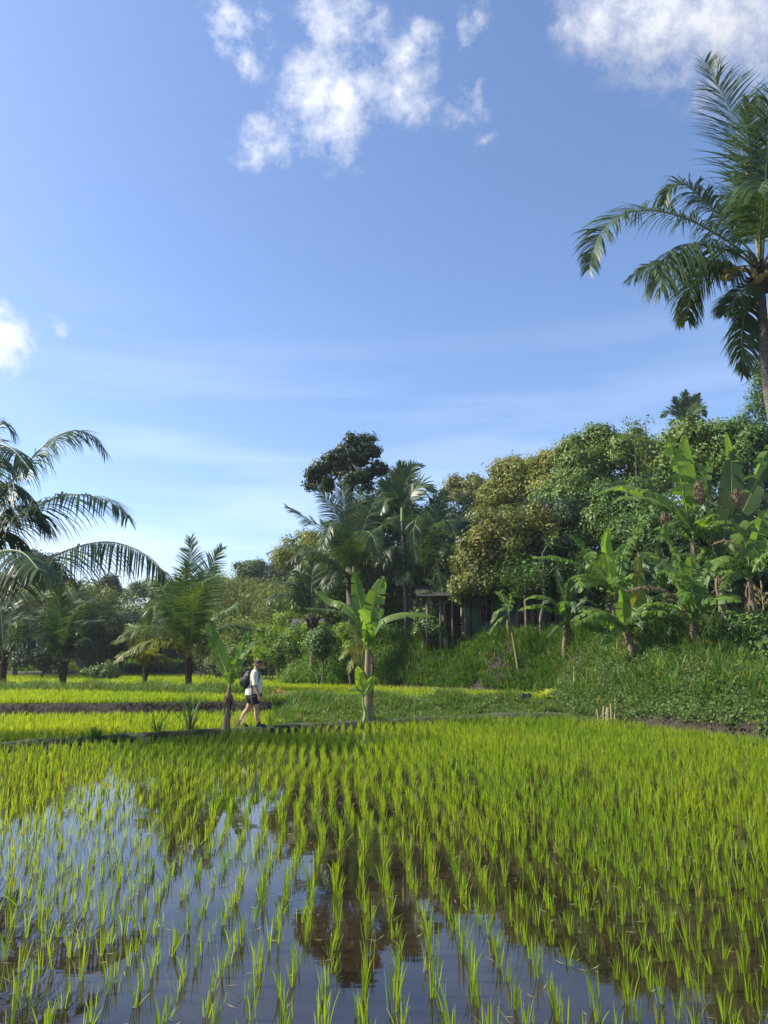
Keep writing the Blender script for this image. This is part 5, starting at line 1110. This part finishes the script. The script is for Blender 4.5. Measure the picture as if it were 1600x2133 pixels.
for i, (px, lab) in enumerate([(1088, 'leftmost of four weathered grey posts before the cordyline'), (1094, 'second from left of four weathered grey posts before the cordyline'), (1100, 'third from left of four weathered grey posts before the cordyline'), (1105, 'rightmost of four weathered grey posts before the cordyline')]):
    b = at(px, 1465, 24.4); tp = at(px, 1443 + 2 * (i % 2), 24.4); mb = MB(); tube(mb, [b - [0, 0, .1], tp], .05, seg=7, n=4, jit=.06, rng=rng)
    tag(mb.build('wooden_post', M['old_wood'], None, tuple(b)), lab, 'post', 'weathered posts on the grassy bank')
mb = MB(); c = at(1472, 1436, 19.6); ellipsoid(mb, c, (.15, .13, .12), jit=.08, rng=rng); tag(mb.build('stone', M['stone'], None, tuple(c)), 'pinkish grey stone lying in the grass of the right bank', 'stone')
mb = MB(); c = at(912, 1432, 31.0); c[2] = float(T(c[0], c[1])) + .12; ellipsoid(mb, c, (.2, .15, .13), jit=.08, rng=rng); tag(mb.build('stone', M['stone'], None, tuple(c)), 'dark stone in the bare soil at the foot of the mound', 'stone')
def rosette(px, D, py, h, matl, label, n=10, seed=0, w=.07, cat='plant', name='cordyline'):
    b = ground_at(px, D); c = at(px, py, D); pt = thing(name, b, label, cat); mb = MB(); tube(mb, [b - [0, 0, .05], c], [.025, .018], seg=6, n=4); mb.build('stem', M['old_wood'], pt)
    rg = np.random.default_rng(seed); mb = MB()
    for i in range(n):
        a = i * 2.4 + rg.normal(0, .2); el = rg.uniform(.35, 1.3); cv = auto_frond(c, a, el, .9, h * rg.uniform(.75, 1.1), 8); P_, T_, _ = catmull(cv, 9)
        Sd = norm(np.cross(T_, UP)); wd = Sd * (w * .5 * np.sin(np.linspace(.25, 3.1, 9)))[:, None]; fo = np.cross(Sd, T_) * (w * .2)
        V = np.stack([P_ - wd + fo, P_, P_ + wd + fo], 1).reshape(-1, 3); b_ = (np.arange(8) * 3)[:, None]; k = np.arange(2)[None]; mb.add(V, np.stack([b_ + k, b_ + k + 1, b_ + k + 4, b_ + k + 3], -1).reshape(-1, 4))
    mb.build('leaves', M[matl], pt)
rosette(1134, 25.0, 1455, .55, 'ti_leaf', 'small cordyline with yellow and green sword leaves on the bank before the mound', 12, 1, .09)
rosette(577, 24.0, 1447, .36, 'orange_leaf', 'small orange and red cordyline right of the hiker', 7, 2, .09)
rosette(345, 31.0, 1428, .5, 'grass', 'little spiky plant on the bund between the two young palms', 10, 3, .05)
# weeds with long blades standing on the path
def weed(px, D, h, n, label, seed, lean=.35, bend=.9, w=.014, matl='grass', dry=0):
    b = ground_at(px, D); global rng
    keep = rng; rng = np.random.default_rng(seed); mb = MB(); tuft(mb, np.array([b]), n, h, w, lean, bend, seg=5, r0=.09, Hvar=0)
    if dry: tuft(mb, np.array([b]), dry, h * .6, w, lean * 1.6, 1.6, seg=5, m=1, r0=.08, Hvar=0)
    rng = keep
    tag(mb.build('grass_clump', [M[matl], M['dry_grass']], None, tuple(b)), label, 'grass clump', 'large grass clumps')
weed(395, path_at(395), .85, 34, 'wispy half dry grass clump on the footpath left of the slim banana plant', 1, .25, .9, .020, 'grass', 26)
weed(330, path_at(330), .5, 60, 'low fan of thin grass left of the wispy clump on the footpath', 2, .6, .9, .015)
weed(200, path_at(200, .15), .26, 120, 'dark dense tuft of grass on the edge of the path at left', 3, .6, .9, .013, 'tall_grass')
weed(495, path_at(495, .5), .6, 30, 'straw coloured grass clump beside the slim banana stem', 4, .35, 1.2, .014, 'dry_grass')
weed(565, path_at(565, .8), .6, 50, 'upright green grass clump on the bank in front of the hiker', 5, .3, .9, .012)
weed(610, 22.5, .55, 60, 'dark green leafy grass clump on the bank right of the hiker', 6, .5, 1.2, .018, 'tall_grass')
weed(660, 23.0, .5, 60, 'dark arching grass clump between the hiker and the middle banana plant', 7, .5, 1.2, .018, 'tall_grass')
weed(905, 23.2, .6, 30, 'pale upright grass clump right of the middle banana plant', 8, .3, 1.0, .014)
for i, (px, D, h, lab) in enumerate([(1340, 21.5, .9, 'long arching grass clump under the leaning banana stem'), (1400, 20.0, .85, 'long arching grass clump left of the reddish banana stem'), (1500, 20.0, 1.15, 'tallest fresh green grass clump right of the reddish banana stem'), (1560, 19, 1.0, 'broad bladed grass clump near the right edge'), (1470, 19.0, .75, 'drooping pale grass clump beside the stone'), (1535, 21.5, .95, 'arching grass clump behind the tallest fresh clump'), (1425, 21.8, .9, 'arching grass clump at the foot of the reddish banana stem'), (1598, 18.6, .8, 'grass clump cut by the right edge'), (1290, 22.4, .6, 'lower grass clump at the left end of the right bank')]):
    weed(px, D, h, 46, lab, 20 + i, .4, 1.7, .026, 'grass' if i % 2 else 'tall_grass')
weed(1222 + 8, 21.4 + .8, .35, 60, 'small dense grass tuft above the bamboo stakes', 40, .6, 1.2, .012)
# ------------------------------------------------------------------ the hiker
K = 18.5 / F * .975; HX0 = 524; HD = 18.62
hx = at(HX0, 1515, HD)[0]; hz = float(T(hx, HD)) + .0
def HP(px, py, y=0.0): return np.array([hx + (px - HX0) * K, HD + y, hz + .03 + (1513 - py) * K])
person = None
def remesh(o, vox, smooth=4):
    r_ = o.modifiers.new('remesh', 'REMESH'); r_.mode = 'VOXEL'; r_.voxel_size = vox; r_.use_smooth_shade = True
    s_ = o.modifiers.new('smooth', 'SMOOTH'); s_.factor = .5; s_.iterations = smooth
mb = MB(); hd = HP(534.5, 1385)
ellipsoid(mb, hd + [-.008, 0, .012], (.098, .078, .105), nu=20, nv=14)               # skull
ellipsoid(mb, hd + [.035, 0, -.055], (.058, .055, .065), nu=16, nv=10)               # jaw
ellipsoid(mb, hd + [.08, 0, -.10], (.022, .022, .02)); tube(mb, [hd + [.088, 0, .012], hd + [.112, 0, -.025], hd + [.088, 0, -.04]], [.010, .016, .010], seg=8, n=6)   # chin, nose
ellipsoid(mb, hd + [.092, 0, -.062], (.014, .026, .010))                              # lips
for s_ in (-1, 1): ellipsoid(mb, hd + [-.005, s_ * .08, -.02], (.022, .012, .032)); ellipsoid(mb, hd + [.078, s_ * .03, .006], (.016, .016, .010))
tube(mb, [HP(527.5, 1400), HP(530, 1394), hd + [-.02, 0, -.05]], [.075, .06, .058], seg=12, n=6)                         # neck
tube(mb, [HP(527, 1455), HP(526, 1438), HP(526, 1418), HP(528, 1402)], [.135, .125, .14, .11], seg=14, n=14, ell=(1.25, .85))   # trunk
def limb(pts, rad, **k): tube(mb, pts, rad, seg=12, n=18, **k)
SR, ER, WR = HP(530, 1404, -.19), HP(533, 1428, -.24), HP(540, 1448.5, -.22)
SL, EL, WL = HP(528, 1404, .19), HP(520, 1428, .25), HP(515.5, 1447, .23)
limb([SR, (SR + ER) / 2, ER, (ER + WR) / 2 + [.0, 0, .01], WR], [.062, .052, .044, .042, .028]); limb([SL, (SL + EL) / 2, EL, (EL + WL) / 2, WL], [.062, .052, .044, .042, .028])
def hand(w, d, side):
    d = norm(d); sd = np.array([0, side, 0.]); nrm = norm(np.cross(d, sd)); fw = norm(np.array([d[2], 0, -d[0]])); fw = fw if fw[0] > 0 else -fw
    tube(mb, [w - d * .01, w + d * .035, w + d * .085], [.028, .036, .036], seg=10, n=6, ell=(1, .55) if True else None)
    for i, (o_, l) in enumerate([(.030, .068), (.011, .078), (-.009, .072), (-.028, .056)]):
        r0 = w + d * .08 + fw * o_; tube(mb, [r0, r0 + d * l * .5 + sd * -.004, r0 + d * l * .85 - sd * .02 - fw * .008, r0 + d * l * .95 - sd * .035 - fw * .014], [.0105, .0095, .0085, .007], seg=8, n=8)
    t0 = w + d * .03 + fw * .03; tube(mb, [t0, t0 + d * .03 + fw * .022, t0 + d * .062 + fw * .026 - sd * .008], [.014, .0115, .009], seg=8, n=7)
hand(WR, WR - ER + [0, 0, -.05], -1); hand(WL, WL - EL + [0, 0, -.05], 1)
HR, KR, AR = HP(529, 1452, -.09), HP(534.5, 1480, -.10), HP(540.5, 1505, -.10)       # near leg forward
HL, KL, AL = HP(524, 1452, .09), HP(512, 1479, .10), HP(499.5, 1501.5, .10)            # far leg behind
limb([HR, (HR + KR) / 2 + [.012, 0, 0], KR, KR * .65 + AR * .35 + [-.018, 0, 0], AR], [.105, .082, .056, .056, .036])
limb([HL, (HL + KL) / 2 + [.012, 0, 0], KL, KL * .65 + AL * .35 + [-.018, 0, 0], AL], [.105, .082, .056, .056, .036])
limb([AR, AR + [.06, 0, -.05], AR + [.14, 0, -.07]], [.036, .034, .026]); limb([AL, AL + [.06, 0, -.06], AL + [.13, 0, -.10]], [.036, .034, .026])
base = (hx, HD, hz)
person = mb.build('person', M['skin'], None, base); remesh(person, .008, 3)
tag(person, 'hiker striding right along the path in pale shirt, black shorts and dark cap', 'person')
def part(mb, name, m, vox=None, sm=4, smooth=True):
    o = mb.build(name, M[m], person, smooth=smooth)
    if vox: remesh(o, vox, sm)
    return o
mb = MB()
tube(mb, [HP(525, 1449.5), HP(525.5, 1440), HP(526, 1425), HP(527, 1412), HP(528, 1402), HP(528.5, 1398.5)], [.16, .155, .145, .158, .135, .08], seg=18, n=20, ell=(1.28, .88))
tube(mb, [SR + [-.01, .06, .02], SR + [0, 0, .0], (SR + ER) / 2, ER + [0, 0, -.01]], [.085, .085, .075, .072], seg=12, n=12); tube(mb, [SL + [-.01, -.06, .02], SL, (SL + EL) / 2, EL + [0, 0, -.01]], [.085, .085, .075, .072], seg=12, n=12)
part(mb, 'shirt', 'shirt', .012, 3)
mb = MB(); tube(mb, [HP(526, 1445), HP(526.5, 1452), HP(527, 1458)], [.155, .165, .15], seg=16, n=8, ell=(1.25, .9))
tube(mb, [HR + [0, 0, .02], HR * .6 + KR * .4, HR * .48 + KR * .52], [.12, .112, .112], seg=14, n=8); tube(mb, [HL + [0, 0, .02], HL * .6 + KL * .4, HL * .48 + KL * .52], [.12, .112, .112], seg=14, n=8)
part(mb, 'shorts', 'black_cloth', .012, 3)
mb = MB(); ellipsoid(mb, hd + [-.014, 0, -.004], (.102, .084, .088), nu=18, nv=12); o = part(mb, 'hair', 'hair')
mb = MB(); c_ = hd + [-.004, 0, .04]; u = np.linspace(0, 2 * np.pi, 24, endpoint=False); v = np.linspace(0, np.pi / 2, 8)
U, Vv = np.meshgrid(u, v); d = np.stack([np.cos(U) * np.sin(Vv) * .112, np.sin(U) * np.sin(Vv) * .094, np.cos(Vv) * .085 - .012], -1) + c_
i = np.arange(7)[:, None] * 24; j = np.arange(24)[None]; k = (j + 1) % 24; mb.add(d, np.stack([i + j, i + 24 + j, i + 24 + k, i + k], -1).reshape(-1, 4))
q = np.linspace(-.075, .075, 9); a_ = np.stack([c_[0] + .085 - .0 * q, c_[1] + q, np.full(9, c_[2] + .0)], 1); b_ = np.stack([c_[0] + .185 - 5 * q ** 2, c_[1] + q * .9, c_[2] - .012 - 1.5 * q ** 2], 1)
vv = np.concatenate([a_, b_, a_ + [0, 0, .008], b_ + [0, 0, .008]]); i = np.arange(8); mb.add(vv, np.vstack([np.stack([i, i + 1, i + 10, i + 9], 1), np.stack([i + 18, i + 27, i + 28, i + 19], 1), np.stack([i + 9, i + 10, i + 28, i + 27], 1)]))
part(mb, 'cap', 'cap')
for (A_, tip, nm) in ((AR, np.array([1, 0, -.06]), 0), (AL, np.array([.93, 0, -.26]), 1)):
    tip = norm(tip); dn = np.array([-tip[2], 0, tip[0]]) * -1
    mb = MB(); tube(mb, [A_ + [0, 0, .03], A_ + [.0, 0, -.03]], [.042, .045], seg=12, n=4); part(mb, 'sock', 'black_cloth')
    h0 = A_ - tip * .06 + dn * .045
    mb = MB(); tube(mb, [h0, h0 + tip * .10 - dn * .004, h0 + tip * .20 + dn * .012, h0 + tip * .275 + dn * .022], [.046, .052, .046, .026], seg=14, n=12, ell=(.95, .9)); sh = part(mb, 'shoe', 'shoe', .009, 3)
    mb = MB(); s0 = h0 + dn * .042; tube(mb, [s0 - tip * .03, s0 + tip * .1, s0 + tip * .2, s0 + tip * .28], [.036, .046, .048, .028], seg=14, n=12, ell=(1, .36)); o = mb.build('sole', M['sole'], sh, smooth=True)
# backpack
c_ = HP(512.5, 1418); bp = thing('backpack', tuple(HP(516, 1436)), 'black hiking backpack worn by the hiker', 'backpack')
def bpart(mb, name, m, vox=None): 
    o = mb.build(name, M[m], bp, smooth=True)
    if vox: remesh(o, vox, 4)
    return o
mb = MB(); tube(mb, [HP(519, 1400.5), HP(517, 1406), HP(514.5, 1418), HP(515, 1430), HP(517, 1436.5)], [.07, .12, .145, .135, .07], seg=16, n=16, ell=(1.15, .92)); bpart(mb, 'main_bag', 'pack', .012)
mb = MB(); tube(mb, [HP(506, 1413), HP(504, 1420), HP(507, 1430)], [.055, .085, .06], seg=12, n=8, ell=(1.3, .9)); bpart(mb, 'front_pocket', 'pack', .012)
mb = MB(); ellipsoid(mb, HP(513.8, 1407, -.137), (.016, .008, .009)); bpart(mb, 'white_badge', 'white')
for s_ in (-1, 1):
    mb = MB(); tube(mb, [HP(520, 1402, s_ * .11), HP(525, 1395.5, s_ * .135), HP(532.5, 1396, s_ * .14), HP(537.6, 1402, s_ * .13), HP(538.6, 1412, s_ * .12), HP(535.5, 1421, s_ * .135), HP(526, 1428, s_ * .165), HP(520, 1430, s_ * .13)], [.022] * 8, seg=8, n=30, ell=(1.2, .5)); bpart(mb, 'shoulder_strap', 'pack')
mb = MB(); tube(mb, [HP(524.5, 1428, -.165), HP(525, 1438, -.168), HP(525.4, 1449, -.165)], [.012] * 3, seg=6, n=6, ell=(1, .4)); bpart(mb, 'hanging_strap', 'pack')
# ------------------------------------------------------------------ floating bits on the water
mb = MB(); n = 1800; P = np.stack([rng.uniform(-7, 8, n), rng.uniform(3.5, 16, n), np.full(n, .004)], 1); P = P[inview(P, 20)]; n = len(P)
a = rng.uniform(0, 6.28, n); l = rng.uniform(.01, .05, n) ** 1.0; w_ = rng.uniform(.002, .006, n); d = np.stack([np.cos(a), np.sin(a), np.zeros(n)], 1); s_ = np.stack([-np.sin(a), np.cos(a), np.zeros(n)], 1)
V = np.stack([P - d * l[:, None], P + s_ * w_[:, None], P + d * l[:, None] + [0, 0, .004], P - s_ * w_[:, None]], 1); mb.add(V.reshape(-1, 3), np.arange(n * 4).reshape(-1, 4))
tag(mb.build('floating_debris', M['dry_grass']), 'bits of dead leaf and straw floating on the paddy water', 'debris', kind='stuff')

# ------------------------------------------------------------------ air
mb = MB(); box(mb, -640, 640, -640, 640, -1.3, 45); hzo = mb.build('haze', bpy.data.materials.new('air')); tag(hzo, kind='stuff')
hm = hzo.data.materials[0]; hm.use_nodes = True; t = hm.node_tree; t.nodes.clear(); pv = N(t, 'ShaderNodeVolumePrincipled'); pv.inputs['Color'].default_value = (.80, .88, 1, 1); pv.inputs['Density'].default_value = .0004; pv.inputs['Anisotropy'].default_value = .3
o_ = N(t, 'ShaderNodeOutputMaterial'); link(t, pv.outputs[0], o_.inputs['Volume'])
